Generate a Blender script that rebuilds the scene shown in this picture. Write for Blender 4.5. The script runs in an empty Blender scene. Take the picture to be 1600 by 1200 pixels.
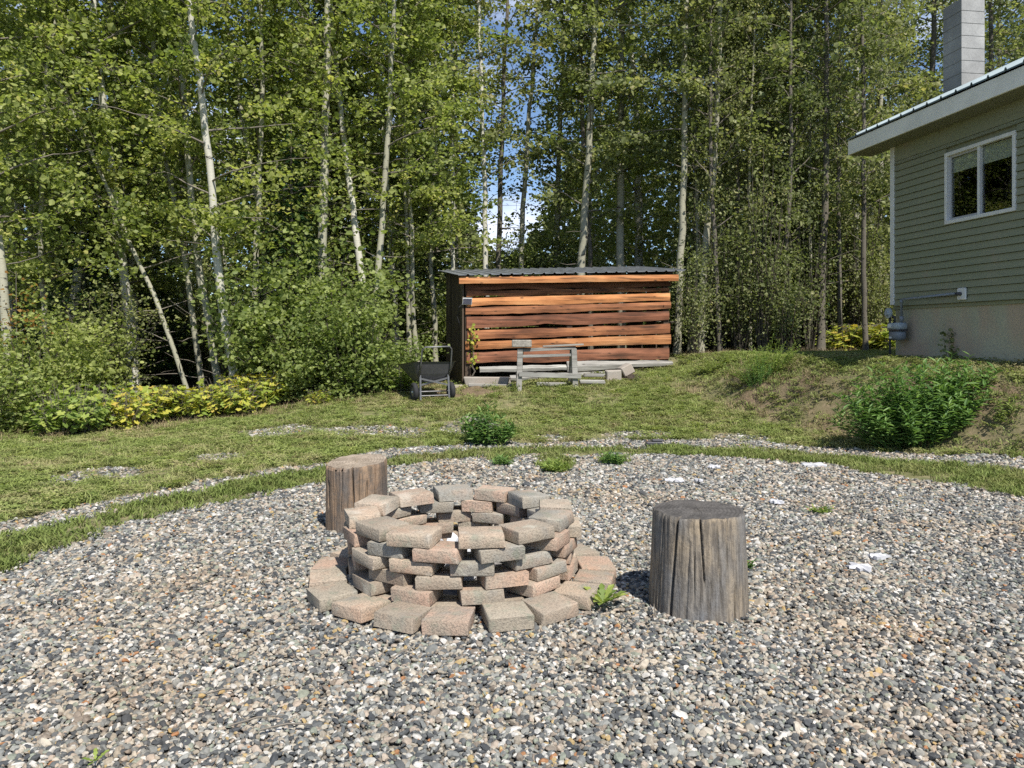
import bpy, bmesh, math, random
import numpy as np
from mathutils import Vector, Matrix, Euler

R = math.radians
SC = bpy.context.scene
COL = SC.collection
rng = np.random.default_rng(7)
random.seed(7)

# ------------------------------------------------------------------ camera, sky, sun, exposure
F, CXP, HY, CH = 1190.0, 800.0, 522.0, 1.5       # focal length and horizon in photo pixels, eye height
cam_d = bpy.data.cameras.new('camera')
cam_d.sensor_width = 36.0
cam_d.lens = F / 1600.0 * 36.0
cam_d.shift_y = -(600.0 - HY) / 1600.0
cam_d.clip_start = 0.05
cam_d.clip_end = 2000.0
cam = bpy.data.objects.new('camera', cam_d)
cam.location = (0, 0, CH)
cam.rotation_euler = (R(90), 0, 0)
COL.objects.link(cam)
SC.camera = cam

SUN_AZ_VEC = Vector((0.438, -0.899, 0)).normalized()
SUN_EL = R(53)
to_sun = Vector((SUN_AZ_VEC.x * math.cos(SUN_EL), SUN_AZ_VEC.y * math.cos(SUN_EL), math.sin(SUN_EL)))
world = bpy.data.worlds.new('World')
SC.world = world
world.use_nodes = True
wt = world.node_tree
for n in list(wt.nodes): wt.nodes.remove(n)
wo = wt.nodes.new('ShaderNodeOutputWorld')
bg = wt.nodes.new('ShaderNodeBackground')
sky = wt.nodes.new('ShaderNodeTexSky')
sky.sky_type = 'NISHITA'
sky.sun_disc = False
sky.sun_elevation = SUN_EL
sky.sun_rotation = math.atan2(to_sun.x, to_sun.y)
sky.air_density = 1.0
sky.dust_density = 0.0
sky.ozone_density = 3.0
sky.altitude = 1500
# fair-weather clouds spread over the whole sky
tc = wt.nodes.new('ShaderNodeTexCoord')
mp = wt.nodes.new('ShaderNodeMapping'); mp.inputs['Scale'].default_value = (1.6, 1.6, 4.0)
nz = wt.nodes.new('ShaderNodeTexNoise'); nz.inputs['Scale'].default_value = 2.3
nz.inputs['Detail'].default_value = 6.0; nz.inputs['Roughness'].default_value = 0.55
cr = wt.nodes.new('ShaderNodeValToRGB')
cr.color_ramp.elements[0].position = 0.50; cr.color_ramp.elements[0].color = (0, 0, 0, 1)
cr.color_ramp.elements[1].position = 0.68; cr.color_ramp.elements[1].color = (1, 1, 1, 1)
mx = wt.nodes.new('ShaderNodeMixRGB'); mx.inputs[2].default_value = (7.0, 7.4, 8.6, 1)
wt.links.new(tc.outputs['Generated'], mp.inputs['Vector'])
wt.links.new(mp.outputs['Vector'], nz.inputs['Vector'])
wt.links.new(nz.outputs['Fac'], cr.inputs['Fac'])
wt.links.new(cr.outputs['Color'], mx.inputs[0])
wt.links.new(sky.outputs['Color'], mx.inputs[1])
wt.links.new(mx.outputs['Color'], bg.inputs['Color'])
bg.inputs['Strength'].default_value = 0.10
wt.links.new(bg.outputs['Background'], wo.inputs['Surface'])

sl = bpy.data.lights.new('sun', 'SUN')
sl.energy = 4.7
sl.angle = R(0.53)
sl.color = (1.0, 0.95, 0.86)
so = bpy.data.objects.new('sun', sl)
so.rotation_euler = to_sun.to_track_quat('Z', 'Y').to_euler()
so.location = (6, -8, 20)
COL.objects.link(so)

vs = SC.view_settings
vs.view_transform = 'Standard'; vs.look = 'None'; vs.gamma = 1.0; vs.use_curve_mapping = False
vs.exposure = 0.68
SC.cycles.use_denoising = False
SC.cycles.denoiser = 'OPENIMAGEDENOISE'
SC.cycles.denoising_input_passes = 'RGB_ALBEDO_NORMAL'
SC.cycles.denoising_prefilter = 'ACCURATE'
SC.cycles.max_bounces = 6
SC.cycles.diffuse_bounces = 4
SC.cycles.glossy_bounces = 3
SC.cycles.transmission_bounces = 4
SC.cycles.transparent_max_bounces = 6
SC.cycles.caustics_reflective = False
SC.cycles.caustics_refractive = False

# ------------------------------------------------------------------ helpers
def tag(o, label=None, cat=None, group=None, kind=None):
    if label: o['label'] = label
    if cat: o['category'] = cat
    if group: o['group'] = group
    if kind: o['kind'] = kind
    return o

def empty(name, loc, label, cat, group=None, rz=0.0):
    o = bpy.data.objects.new(name, None)
    o.empty_display_size = 0.2
    o.location = loc
    o.rotation_euler = (0, 0, rz)
    COL.objects.link(o)
    return tag(o, label, cat, group)

def np_mesh(name, V, Fc, mats=(), smooth=False, attrs=None, fmat=None):
    """V (n,3), Fc (m,k) arrays -> mesh"""
    V = np.asarray(V, dtype=np.float32); Fc = np.asarray(Fc, dtype=np.int32)
    me = bpy.data.meshes.new(name)
    n, (m, k) = len(V), Fc.shape
    me.vertices.add(n); me.vertices.foreach_set('co', V.ravel())
    me.loops.add(m * k); me.loops.foreach_set('vertex_index', Fc.ravel())
    me.polygons.add(m)
    me.polygons.foreach_set('loop_start', np.arange(0, m * k, k, dtype=np.int32))
    me.polygons.foreach_set('use_smooth', np.full(m, smooth, dtype=bool))
    for mt in mats: me.materials.append(mt)
    if fmat is not None: me.polygons.foreach_set('material_index', np.asarray(fmat, dtype=np.int32))
    for an, (ty, data) in (attrs or {}).items():
        a = me.attributes.new(an, ty, 'POINT')
        if ty == 'FLOAT': a.data.foreach_set('value', np.asarray(data, dtype=np.float32))
        elif ty == 'INT': a.data.foreach_set('value', np.asarray(data, dtype=np.int32))
        else: a.data.foreach_set('vector', np.asarray(data, dtype=np.float32).ravel())
    me.update(calc_edges=True)
    return me

def link(name, me, parent=None, loc=(0, 0, 0), rot=(0, 0, 0)):
    o = bpy.data.objects.new(name, me)
    o.location = loc; o.rotation_euler = rot
    if parent is not None: o.parent = parent
    COL.objects.link(o)
    return o

class MB:
    """collects simple solids into one mesh (polygons of any size)"""
    def __init__(s): s.v = []; s.f = []
    def add(s, V, Fs):
        b = len(s.v)
        s.v += [tuple(map(float, p)) for p in V]
        s.f += [tuple(i + b for i in f) for f in Fs]
        return s
    def hexa(s, P):           # 8 corners: bottom loop 0-3, top loop 4-7
        return s.add(P, [(3, 2, 1, 0), (4, 5, 6, 7), (0, 1, 5, 4), (1, 2, 6, 5), (2, 3, 7, 6), (3, 0, 4, 7)])
    def obox(s, o, u, v, w):  # origin and three edge vectors
        o, u, v, w = map(Vector, (o, u, v, w))
        if u.cross(v).dot(w) < 0: u, v = v, u
        return s.hexa([o, o + u, o + u + v, o + v, o + w, o + u + w, o + u + v + w, o + v + w])
    def box(s, lo, hi):
        return s.obox(lo, (hi[0] - lo[0], 0, 0), (0, hi[1] - lo[1], 0), (0, 0, hi[2] - lo[2]))
    def beam(s, a, b, w, h, up=(0, 0, 1)):
        a, b, up = Vector(a), Vector(b), Vector(up)
        d = (b - a); dn = d.normalized()
        side = dn.cross(up)
        if side.length < 1e-4: side = dn.cross(Vector((0, 1, 0)))
        side.normalize(); u2 = side.cross(dn).normalized()
        return s.obox(a - side * w / 2 - u2 * h / 2, d, side * w, u2 * h)
    def tube(s, pts, rad, n=8, cap=True):
        pts = [Vector(p) for p in pts]
        rad = rad if hasattr(rad, '__len__') else [rad] * len(pts)
        V, Fs = [], []
        ref = Vector((0.31, 0.17, 0.93))
        for i, p in enumerate(pts):
            d = (pts[min(i + 1, len(pts) - 1)] - pts[max(i - 1, 0)]).normalized()
            a = d.cross(ref)
            if a.length < 0.2: a = d.cross(Vector((1, 0, 0)))
            a.normalize(); b = d.cross(a)
            for k in range(n):
                t = 2 * math.pi * k / n
                V.append(p + (a * math.cos(t) + b * math.sin(t)) * rad[i])
        for i in range(len(pts) - 1):
            for k in range(n):
                k2 = (k + 1) % n
                Fs.append((i * n + k, i * n + k2, (i + 1) * n + k2, (i + 1) * n + k))
        if cap:
            Fs.append(tuple(range(n - 1, -1, -1))); Fs.append(tuple((len(pts) - 1) * n + k for k in range(n)))
        return s.add(V, Fs)
    def build(s, name, mat, parent=None, org=None, bevel=0.0, smooth=False, label=None):
        me = bpy.data.meshes.new(name)
        V = s.v
        if org is None and parent is not None: org = parent.location
        if org is not None:
            V = [(p[0] - org[0], p[1] - org[1], p[2] - org[2]) for p in V]
        me.from_pydata(V, [], s.f)
        me.materials.append(mat)
        bm = bmesh.new(); bm.from_mesh(me)
        bmesh.ops.recalc_face_normals(bm, faces=bm.faces)
        if bevel > 0:
            bmesh.ops.bevel(bm, geom=[e for e in bm.edges], offset=bevel, segments=1, affect='EDGES', profile=0.5)
        bm.to_mesh(me); bm.free()
        if smooth:
            for p in me.polygons: p.use_smooth = True
            me.update()
        o = link(name, me, parent)
        if label: o['label'] = label
        return o

def smooth_by_angle(me, ang=40):
    me.update()
    for p in me.polygons: p.use_smooth = True
    try: me.set_sharp_from_angle(angle=R(ang))
    except Exception: pass

# node material helper
class M:
    def __init__(s, name, rough=0.8, spec=0.3):
        s.m = bpy.data.materials.new(name); s.m.use_nodes = True
        s.t = s.m.node_tree; s.b = s.t.nodes['Principled BSDF']; s.out = s.t.nodes['Material Output']
        s.b.inputs['Roughness'].default_value = rough
        s.b.inputs['Specular IOR Level'].default_value = spec
    def n(s, ty, **kw):
        nd = s.t.nodes.new(ty)
        for k, v in kw.items():
            if hasattr(nd, k) and k not in ('Scale',): setattr(nd, k, v)
            else: nd.inputs[k].default_value = v
        return nd
    def l(s, a, b): s.t.links.new(a, b)
    def coords(s, scale=(1, 1, 1), which='Object', rot=(0, 0, 0)):
        if which == 'World':
            g = s.n('ShaderNodeNewGeometry'); out = g.outputs['Position']
        else:
            out = s.n('ShaderNodeTexCoord').outputs[which]
        mp = s.n('ShaderNodeMapping'); mp.inputs['Scale'].default_value = scale; mp.inputs['Rotation'].default_value = rot
        s.l(out, mp.inputs['Vector']); return mp.outputs['Vector']
    def offset_random(s, vec, k=37.0):
        oi = s.n('ShaderNodeObjectInfo')
        mul = s.n('ShaderNodeMath', operation='MULTIPLY'); mul.inputs[1].default_value = k
        s.l(oi.outputs['Random'], mul.inputs[0])
        ad = s.n('ShaderNodeVectorMath', operation='ADD')
        s.l(vec, ad.inputs[0]); s.l(mul.outputs[0], ad.inputs[1]); return ad.outputs[0]
    def noise(s, vec, scale, detail=4, rough=0.55):
        nd = s.n('ShaderNodeTexNoise'); nd.inputs['Scale'].default_value = scale
        nd.inputs['Detail'].default_value = detail; nd.inputs['Roughness'].default_value = rough
        if vec is not None: s.l(vec, nd.inputs['Vector'])
        return nd.outputs['Fac']
    def ramp(s, fac, stops, interp='LINEAR'):
        nd = s.n('ShaderNodeValToRGB'); e = nd.color_ramp.elements
        nd.color_ramp.interpolation = interp
        while len(e) < len(stops): e.new(0.5)
        for el, (p, c) in zip(e, stops):
            el.position = p; el.color = (c if hasattr(c, '__len__') else (c, c, c)) [:3] + (1,) if hasattr(c, '__len__') else (c, c, c, 1)
        s.l(fac, nd.inputs['Fac']); return nd.outputs['Color']
    def mix(s, fac, a, b, mode='MIX'):
        nd = s.n('ShaderNodeMixRGB'); nd.blend_type = mode
        for i, x in ((0, fac), (1, a), (2, b)):
            if isinstance(x, (int, float)): nd.inputs[i].default_value = x
            elif isinstance(x, tuple): nd.inputs[i].default_value = x + (1,) if len(x) == 3 else x
            else: s.l(x, nd.inputs[i])
        return nd.outputs['Color']
    def attr(s, name):
        nd = s.n('ShaderNodeAttribute'); nd.attribute_name = name; return nd.outputs['Fac']
    def rnd(s): return s.n('ShaderNodeObjectInfo').outputs['Random']
    def color(s, c):
        if isinstance(c, tuple): s.b.inputs['Base Color'].default_value = c + (1,)
        else: s.l(c, s.b.inputs['Base Color'])
        return s
    def bump(s, h, strength=0.4, dist=0.01):
        nd = s.n('ShaderNodeBump'); nd.inputs['Strength'].default_value = strength; nd.inputs['Distance'].default_value = dist
        s.l(h, nd.inputs['Height']); s.l(nd.outputs['Normal'], s.b.inputs['Normal']); return s
    def translucent(s, col, fac=0.35):
        tr = s.n('ShaderNodeBsdfTranslucent')
        if isinstance(col, tuple): tr.inputs['Color'].default_value = col + (1,)
        else: s.l(col, tr.inputs['Color'])
        ms = s.n('ShaderNodeMixShader'); ms.inputs[0].default_value = fac
        s.l(s.b.outputs[0], ms.inputs[1]); s.l(tr.outputs[0], ms.inputs[2]); s.l(ms.outputs[0], s.out.inputs['Surface'])
        return s

def flat(name, c, rough=0.7, spec=0.3, var=0.12, scale=18, metal=0.0, bump=0.0):
    m = M(name, rough, spec)
    v = m.coords()
    nf = m.noise(v, scale, 5)
    a = tuple(x * (1 - var) for x in c); b = tuple(min(1, x * (1 + var)) for x in c)
    m.color(m.ramp(nf, [(0.3, a), (0.7, b)]))
    m.b.inputs['Metallic'].default_value = metal
    if bump: m.bump(nf, bump, 0.005)
    return m.m

def leaf_mat(name, stops, trans=0.38, rough=0.5, spec=0.25, objvar=0.25):
    m = M(name, rough, spec)
    a = m.attr('rnd')
    col = m.ramp(a, stops)
    oi = m.rnd()
    dark = m.ramp(oi, [(0, (1 - objvar, 1 - objvar * 0.8, 1 - objvar)), (0.5, (1, 1, 1)), (1, (1 + objvar * 0.6, 1 + objvar * 0.35, 1))])
    col = m.mix(1.0, col, dark, 'MULTIPLY')
    m.color(col)
    m.translucent(m.mix(1.0, col, (1.25, 1.35, 0.75), 'MULTIPLY'), trans)
    return m.m

# ------------------------------------------------------------------ materials
ASPEN_LEAF = leaf_mat('aspen_leaf', [(0.0, (0.165, 0.205, 0.06)), (0.5, (0.275, 0.315, 0.10)), (0.93, (0.39, 0.42, 0.15)), (1.0, (0.48, 0.46, 0.16))], trans=0.5)
DULL_LEAF = leaf_mat('olive_leaf', [(0.0, (0.12, 0.145, 0.058)), (0.5, (0.205, 0.23, 0.095)), (0.95, (0.32, 0.335, 0.155)), (1.0, (0.38, 0.35, 0.17))], trans=0.47)
SHRUB_LEAF = leaf_mat('shrub_leaf', [(0.0, (0.155, 0.20, 0.06)), (0.6, (0.265, 0.31, 0.10)), (1.0, (0.385, 0.43, 0.155))], trans=0.48)
LUSH_LEAF = leaf_mat('lush_leaf', [(0.0, (0.08, 0.155, 0.045)), (0.6, (0.145, 0.25, 0.07)), (1.0, (0.24, 0.35, 0.11))], objvar=0.08)
YELLOW_LEAF = leaf_mat('yellow_leaf', [(0.0, (0.19, 0.26, 0.05)), (0.5, (0.34, 0.38, 0.07)), (0.85, (0.48, 0.45, 0.08)), (1.0, (0.50, 0.37, 0.085))], objvar=0.1)
LIME_LEAF = leaf_mat('lime_leaf', [(0.0, (0.14, 0.205, 0.05)), (0.6, (0.24, 0.315, 0.075)), (1.0, (0.34, 0.385, 0.10))], objvar=0.1)
NEEDLE = leaf_mat('needle', [(0.0, (0.015, 0.045, 0.016)), (0.6, (0.03, 0.08, 0.026)), (1.0, (0.05, 0.11, 0.035))], trans=0.15)
FAR_LEAF = leaf_mat('far_leaf', [(0.0, (0.07, 0.09, 0.035)), (0.6, (0.13, 0.155, 0.06)), (1.0, (0.20, 0.22, 0.08))])
RED_LEAF = leaf_mat('red_leaf', [(0.0, (0.25, 0.12, 0.03)), (1.0, (0.4, 0.22, 0.06))])

def bark(name, pale, mid, dark, thresh):
    m = M(name, 0.85, 0.15)
    v = m.offset_random(m.coords((5, 5, 11)))
    n1 = m.noise(v, 1.0, 5, 0.6)
    v2 = m.offset_random(m.coords((3, 3, 3.2)), 11)
    n2 = m.noise(v2, 1.0, 3)
    base = m.mix(n2, pale, mid)
    k = m.ramp(n1, [(thresh, (0, 0, 0)), (thresh + 0.05, (1, 1, 1))])
    m.color(m.mix(k, base, dark))
    m.bump(m.noise(v, 3.0, 4), 0.5, 0.01)
    return m.m
ASPEN_BARK = bark('aspen_bark', (0.36, 0.345, 0.27), (0.23, 0.225, 0.165), (0.05, 0.045, 0.04), 0.60)
BIRCH_BARK = bark('white_bark', (0.52, 0.50, 0.44), (0.34, 0.33, 0.27), (0.05, 0.045, 0.04), 0.62)
DARK_BARK = bark('dark_bark', (0.15, 0.135, 0.11), (0.10, 0.09, 0.075), (0.03, 0.027, 0.025), 0.60)
TWIG = flat('twig', (0.17, 0.15, 0.125), 0.9, 0.1)
STEM = flat('dark_stem', (0.075, 0.066, 0.052), 0.9, 0.1)

def wood(name, stops, grain=(1.2, 22, 22), rough=0.8, dark=(0.03, 0.02, 0.015), knot=True, tint=0.25):
    m = M(name, rough, 0.2)
    v = m.offset_random(m.coords(grain))
    g = m.noise(v, 1.0, 6, 0.65)
    v2 = m.offset_random(m.coords((grain[0] * 0.9, grain[1] * 0.18, grain[2] * 0.18)), 19)
    g2 = m.noise(v2, 1.0, 3)
    col = m.ramp(g2, stops)
    col = m.mix(m.ramp(g, [(0.32, 0.85), (0.52, 0.0)]), col, dark)
    t = m.ramp(m.rnd(), [(0, (1 - tint,) * 3), (0.4, (1, 0.96, 0.93)), (1, (1 + tint, 1 + tint, 1 + tint * 0.8))])
    if knot:
        vk = m.offset_random(m.coords((3.2, 9.0, 9.0)), 53)
        vo = m.n('ShaderNodeTexVoronoi'); vo.inputs['Scale'].default_value = 1.0; m.l(vk, vo.inputs['Vector'])
        col = m.mix(m.ramp(vo.outputs['Distance'], [(0.06, 0.8), (0.17, 0.0)]), col, dark)
    m.color(m.mix(1.0, col, t, 'MULTIPLY'))
    m.bump(g, 0.5, 0.008)
    return m.m
SHED_WOOD = wood('shed_wood', [(0.30, (0.11, 0.048, 0.027)), (0.5, (0.26, 0.11, 0.055)), (0.68, (0.42, 0.19, 0.09))])
SHED_BRIGHT = wood('shed_wood_bright', [(0.30, (0.29, 0.115, 0.045)), (0.5, (0.45, 0.20, 0.085)), (0.7, (0.56, 0.29, 0.135))])
SHED_BROWN = wood('shed_wood_brown', [(0.3, (0.10, 0.045, 0.028)), (0.5, (0.20, 0.085, 0.05)), (0.7, (0.28, 0.13, 0.08))])
DARK_WOOD = wood('shed_wood_dark', [(0.3, (0.05, 0.038, 0.03)), (0.7, (0.10, 0.075, 0.055))], grain=(22, 22, 1.2))  # dark brown; on the shed side boards it carries their shade
GREY_WOOD = wood('grey_wood', [(0.3, (0.19, 0.185, 0.175)), (0.7, (0.33, 0.325, 0.305))], dark=(0.07, 0.065, 0.06), tint=0.12)

# stump wood: vertical streaks of tan, brown, grey
def stump_mat(name, a, b, c):
    m = M(name, 0.85, 0.15)
    v = m.offset_random(m.coords((26, 26, 1.3)))
    n1 = m.noise(v, 1.0, 6, 0.6)
    v2 = m.offset_random(m.coords((5, 5, 2.2)), 23)
    n2 = m.noise(v2, 1.0, 3)
    v3 = m.offset_random(m.coords((45, 45, 3.5)), 7)
    n3 = m.noise(v3, 1.0, 4, 0.7)
    col = m.ramp(n2, [(0.35, a), (0.5, b), (0.65, c)])
    col = m.mix(m.ramp(n1, [(0.30, 0.7), (0.42, 0.0)]), col, (0.06, 0.048, 0.04))
    col = m.mix(m.ramp(n3, [(0.38, 0.7), (0.55, 0.0)]), col, (0.075, 0.065, 0.055))
    n5 = m.noise(m.offset_random(m.coords((38, 38, 22)), 3), 1.0, 5, 0.7)
    col = m.mix(m.ramp(n5, [(0.36, 0.6), (0.5, 0.0), (0.62, 0.0), (0.72, 0.35)]), col, (0.11, 0.10, 0.092))
    m.color(col); m.bump(m.mix(0.5, n3, n5), 1.0, 0.014)
    return m.m
STUMP_SIDE = stump_mat('stump_side', (0.165, 0.165, 0.168), (0.205, 0.185, 0.16), (0.29, 0.235, 0.17))
STUMP_SIDE_B = stump_mat('stump_side_brown', (0.15, 0.13, 0.115), (0.23, 0.16, 0.11), (0.30, 0.21, 0.14))
def stump_top(name, c0, c1):
    m = M(name, 0.9, 0.1)
    v = m.coords((1, 1, 1))
    w = m.n('ShaderNodeTexWave'); w.wave_type = 'RINGS'; w.rings_direction = 'Z'
    w.inputs['Scale'].default_value = 14; w.inputs['Distortion'].default_value = 3.5; w.inputs['Detail'].default_value = 3
    m.l(v, w.inputs['Vector'])
    n = m.noise(v, 9, 5, 0.65)
    col = m.ramp(n, [(0.3, c0), (0.7, c1)])
    col = m.mix(m.ramp(w.outputs['Fac'], [(0.2, 0.35), (0.6, 0.0)]), col, tuple(x * 0.5 for x in c0))
    m.color(col); m.bump(n, 0.6, 0.012)
    return m.m
STUMP_TOP = stump_top('stump_top', (0.055, 0.052, 0.05), (0.125, 0.117, 0.11))
STUMP_TOP_B = stump_top('stump_top_brown', (0.18, 0.145, 0.11), (0.36, 0.30, 0.24))

# tumbled concrete pavers
def brick_mat():
    m = M('paver', 0.9, 0.15)
    v = m.offset_random(m.coords((1, 1, 1)))
    n1 = m.noise(v, 7.0, 3)
    n2 = m.noise(v, 85, 4, 0.7)
    base = m.ramp(m.rnd(), [(0.0, (0.31, 0.255, 0.20)), (0.16, (0.44, 0.345, 0.26)), (0.32, (0.41, 0.285, 0.215)), (0.48, (0.29, 0.28, 0.25)),
                            (0.62, (0.46, 0.38, 0.30)), (0.76, (0.35, 0.305, 0.24)), (0.88, (0.47, 0.335, 0.255)), (1.0, (0.26, 0.255, 0.235))], 'CONSTANT')
    tint = m.ramp(m.noise(v, 4.2, 2), [(0.30, (0.42, 0.285, 0.205)), (0.45, (0.34, 0.295, 0.235)), (0.58, (0.31, 0.275, 0.22)), (0.72, (0.22, 0.225, 0.21))])
    col = m.mix(m.ramp(n1, [(0.38, 0.0), (0.62, 0.85)]), base, tint)
    col = m.mix(m.ramp(n2, [(0.36, 0.6), (0.54, 0.0)]), col, (0.14, 0.12, 0.10))
    n4 = m.noise(v, 11, 4, 0.6)
    col = m.mix(m.ramp(n4, [(0.56, 0.0), (0.68, 0.55)]), col, (0.19, 0.21, 0.16))
    col = m.mix(m.ramp(m.noise(v, 5.5, 3), [(0.62, 0.0), (0.72, 0.5)]), col, (0.52, 0.47, 0.40))
    m.color(col); m.bump(n2, 0.8, 0.009)
    return m.m
BRICK = brick_mat()
ASH = flat('ash', (0.17, 0.16, 0.15), 1.0, 0.0, 0.5, 25, bump=0.8)
CHAR = flat('charcoal', (0.03, 0.028, 0.026), 0.8, 0.2, 0.4, 40, bump=0.6)
FOIL = flat('foil', (0.55, 0.56, 0.58), 0.5, 0.5, 0.3, 30)

# pebbles
def pebble_mat():
    m = M('pebble', 0.75, 0.3)
    r = m.rnd()
    col = m.ramp(r, [(0.0, (0.075, 0.08, 0.085)), (0.14, (0.12, 0.125, 0.125)), (0.27, (0.20, 0.205, 0.195)), (0.38, (0.30, 0.30, 0.275)),
                     (0.48, (0.36, 0.315, 0.25)), (0.58, (0.47, 0.425, 0.35)), (0.68, (0.25, 0.21, 0.17)), (0.75, (0.56, 0.54, 0.50)),
                     (0.83, (0.43, 0.355, 0.285)), (0.89, (0.27, 0.29, 0.235)), (0.945, (0.66, 0.63, 0.58)), (0.97, (0.45, 0.33, 0.16)), (0.99, (0.38, 0.19, 0.09))], 'CONSTANT')
    v = m.offset_random(m.coords((1, 1, 1)), 91)
    n = m.noise(v, 3.0, 3)
    col = m.mix(1.0, col, m.ramp(n, [(0.3, 0.57), (0.7, 0.90)]), 'MULTIPLY')
    wn = m.noise(m.coords(which='World'), 0.8, 4, 0.6)
    col = m.mix(1.0, col, m.ramp(wn, [(0.35, (0.86, 0.87, 0.88)), (0.5, (1, 1, 1)), (0.66, (0.98, 0.89, 0.80))]), 'MULTIPLY')
    m.color(col)
    return m.m
PEBBLE = pebble_mat()

def ground_mat():
    m = M('ground', 0.95, 0.1)
    v = m.coords(which='World')
    n = m.noise(v, 1.1, 5); n2 = m.noise(v, 26, 5, 0.7); n3 = m.noise(v, 6, 4)
    grass = m.ramp(n3, [(0.3, (0.10, 0.11, 0.05)), (0.55, (0.17, 0.16, 0.08)), (0.75, (0.25, 0.205, 0.125))])
    grav = m.ramp(n2, [(0.3, (0.05, 0.05, 0.045)), (0.5, (0.13, 0.12, 0.105)), (0.7, (0.24, 0.22, 0.19))])
    dirt = m.ramp(n2, [(0.3, (0.07, 0.046, 0.032)), (0.55, (0.15, 0.105, 0.073)), (0.75, (0.24, 0.175, 0.13))])
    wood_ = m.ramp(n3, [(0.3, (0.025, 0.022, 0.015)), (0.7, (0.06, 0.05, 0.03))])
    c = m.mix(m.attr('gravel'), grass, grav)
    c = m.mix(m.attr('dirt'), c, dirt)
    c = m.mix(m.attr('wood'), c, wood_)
    m.color(c); m.bump(n2, 0.6, 0.02)
    return m.m
GROUND = ground_mat()

def grass_mat(name, green, dry, lo, hi):
    m = M(name, 0.6, 0.2)
    v = m.coords(which='World')
    n = m.noise(v, 0.75, 4, 0.6); n2 = m.noise(v, 5, 3)
    a = m.attr('rnd')
    g = m.ramp(a, [(0, tuple(x * 0.65 for x in green)), (1, tuple(x * 1.35 for x in green))])
    d = m.ramp(a, [(0, tuple(x * 0.7 for x in dry)), (1, tuple(x * 1.3 for x in dry))])
    k = m.mix(0.45, n, n2)
    c = m.mix(m.ramp(k, [(lo, 0.0), (hi, 1.0)]), g, d)
    m.color(c); m.translucent(c, 0.3)
    return m.m
LAWN = grass_mat('lawn_blade', (0.235, 0.285, 0.085), (0.40, 0.335, 0.19), 0.46, 0.66)
RIM = grass_mat('rim_blade', (0.16, 0.205, 0.055), (0.26, 0.255, 0.10), 0.46, 0.68)
DRYG = grass_mat('dry_blade', (0.25, 0.2, 0.11), (0.33, 0.26, 0.16), 0.4, 0.6)

# ------------------------------------------------------------------ terrain
def px(x, y, z=0.0):      # ground point of height z seen at photo pixel
    Y = F * (CH - z) / (y - HY)
    return ((x - CXP) / F * Y, Y)

CP = np.array([(-7.2,10.8,0),(-5,9,0),(-3,8,0),(-7,14,.08),(-5,13,.05),(-3.6,14.5,.3),(-5,17,.3),(-1.8,13.3,.33),(-.95,15,.48),(3.35,16.1,.78),
    (1,12,.14),(0,10.3,.02),(2.5,10.3,.03),(3.5,12.1,.25),(1.5,14.5,.55),(0,18.5,.72),(4,18.5,.95),(-6,22,.4),(8,18,1.1),(0,30,1.0),(-12,30,.6),(12,30,1.4),
    (-3,5,0),(0,5,0),(3,5,0),(0,2,0),(-4,2,0),(4,2,0),(0,-3,0),(-6,-3,0),(6,-3,0),(4.6,7.2,.01),(5.0,10.0,.05),(6.0,8.7,.12),(7,7,.14),(0,8.5,0),(3,8.5,0),(-9,6,-.02),(10,14,.9),
    (-30,60,.6),(0,60,1.3),(30,60,1.8),(-40,0,0),(40,0,.6),(-40,30,.3),(40,30,1.5),(-20,-30,0),(20,-30,0),(9,2,.2)], dtype=float)
def tps(r2): return 0.5 * r2 * np.log(r2 + 1e-9)
_n = len(CP)
_A = np.zeros((_n + 3, _n + 3))
_d2 = ((CP[:, None, :2] - CP[None, :, :2]) ** 2).sum(-1)
_A[:_n, :_n] = tps(_d2) + np.eye(_n) * 0.02
_A[:_n, _n] = 1; _A[:_n, _n + 1:] = CP[:, :2]; _A[_n, :_n] = 1; _A[_n + 1:, :_n] = CP[:, :2].T
_W = np.linalg.solve(_A, np.r_[CP[:, 2], 0, 0, 0])
BANK = np.array([(2.9, 15.5), (3.1, 13.6), (3.65, 12.2), (4.25, 10.9), (4.85, 10.0), (5.35, 9.3), (5.85, 8.65), (6.4, 7.5), (7.1, 5.0), (8.5, 1.0), (10, -4)])
def bank_sd(x, y):
    P = np.stack([x, y], -1); best = np.full(x.shape, 1e9); sgn = np.ones(x.shape)
    for a, b in zip(BANK[:-1], BANK[1:]):
        ab = b - a; t = np.clip(((P - a) @ ab) / (ab @ ab), 0, 1)
        q = a + t[..., None] * ab; d = np.linalg.norm(P - q, axis=-1)
        cr_ = ab[0] * (P[..., 1] - a[1]) - ab[1] * (P[..., 0] - a[0])
        m = d < best; best = np.where(m, d, best); sgn = np.where(m, np.sign(cr_), sgn)
    return best * sgn            # positive on the house side
def sstep(a, b, t):
    t = np.clip((t - a) / (b - a), 0, 1); return t * t * (3 - 2 * t)
def vnoise(x, y, s, seed=0):     # smooth value noise
    r = np.random.default_rng(seed + 100).random((256, 256))
    xs, ys = x * s, y * s
    i, j = np.floor(xs).astype(int), np.floor(ys).astype(int)
    fx, fy = xs - i, ys - j
    fx, fy = fx * fx * (3 - 2 * fx), fy * fy * (3 - 2 * fy)
    g = lambda a, b: r[a % 256, b % 256]
    return (g(i, j) * (1 - fx) + g(i + 1, j) * fx) * (1 - fy) + (g(i, j + 1) * (1 - fx) + g(i + 1, j + 1) * fx) * fy
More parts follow.
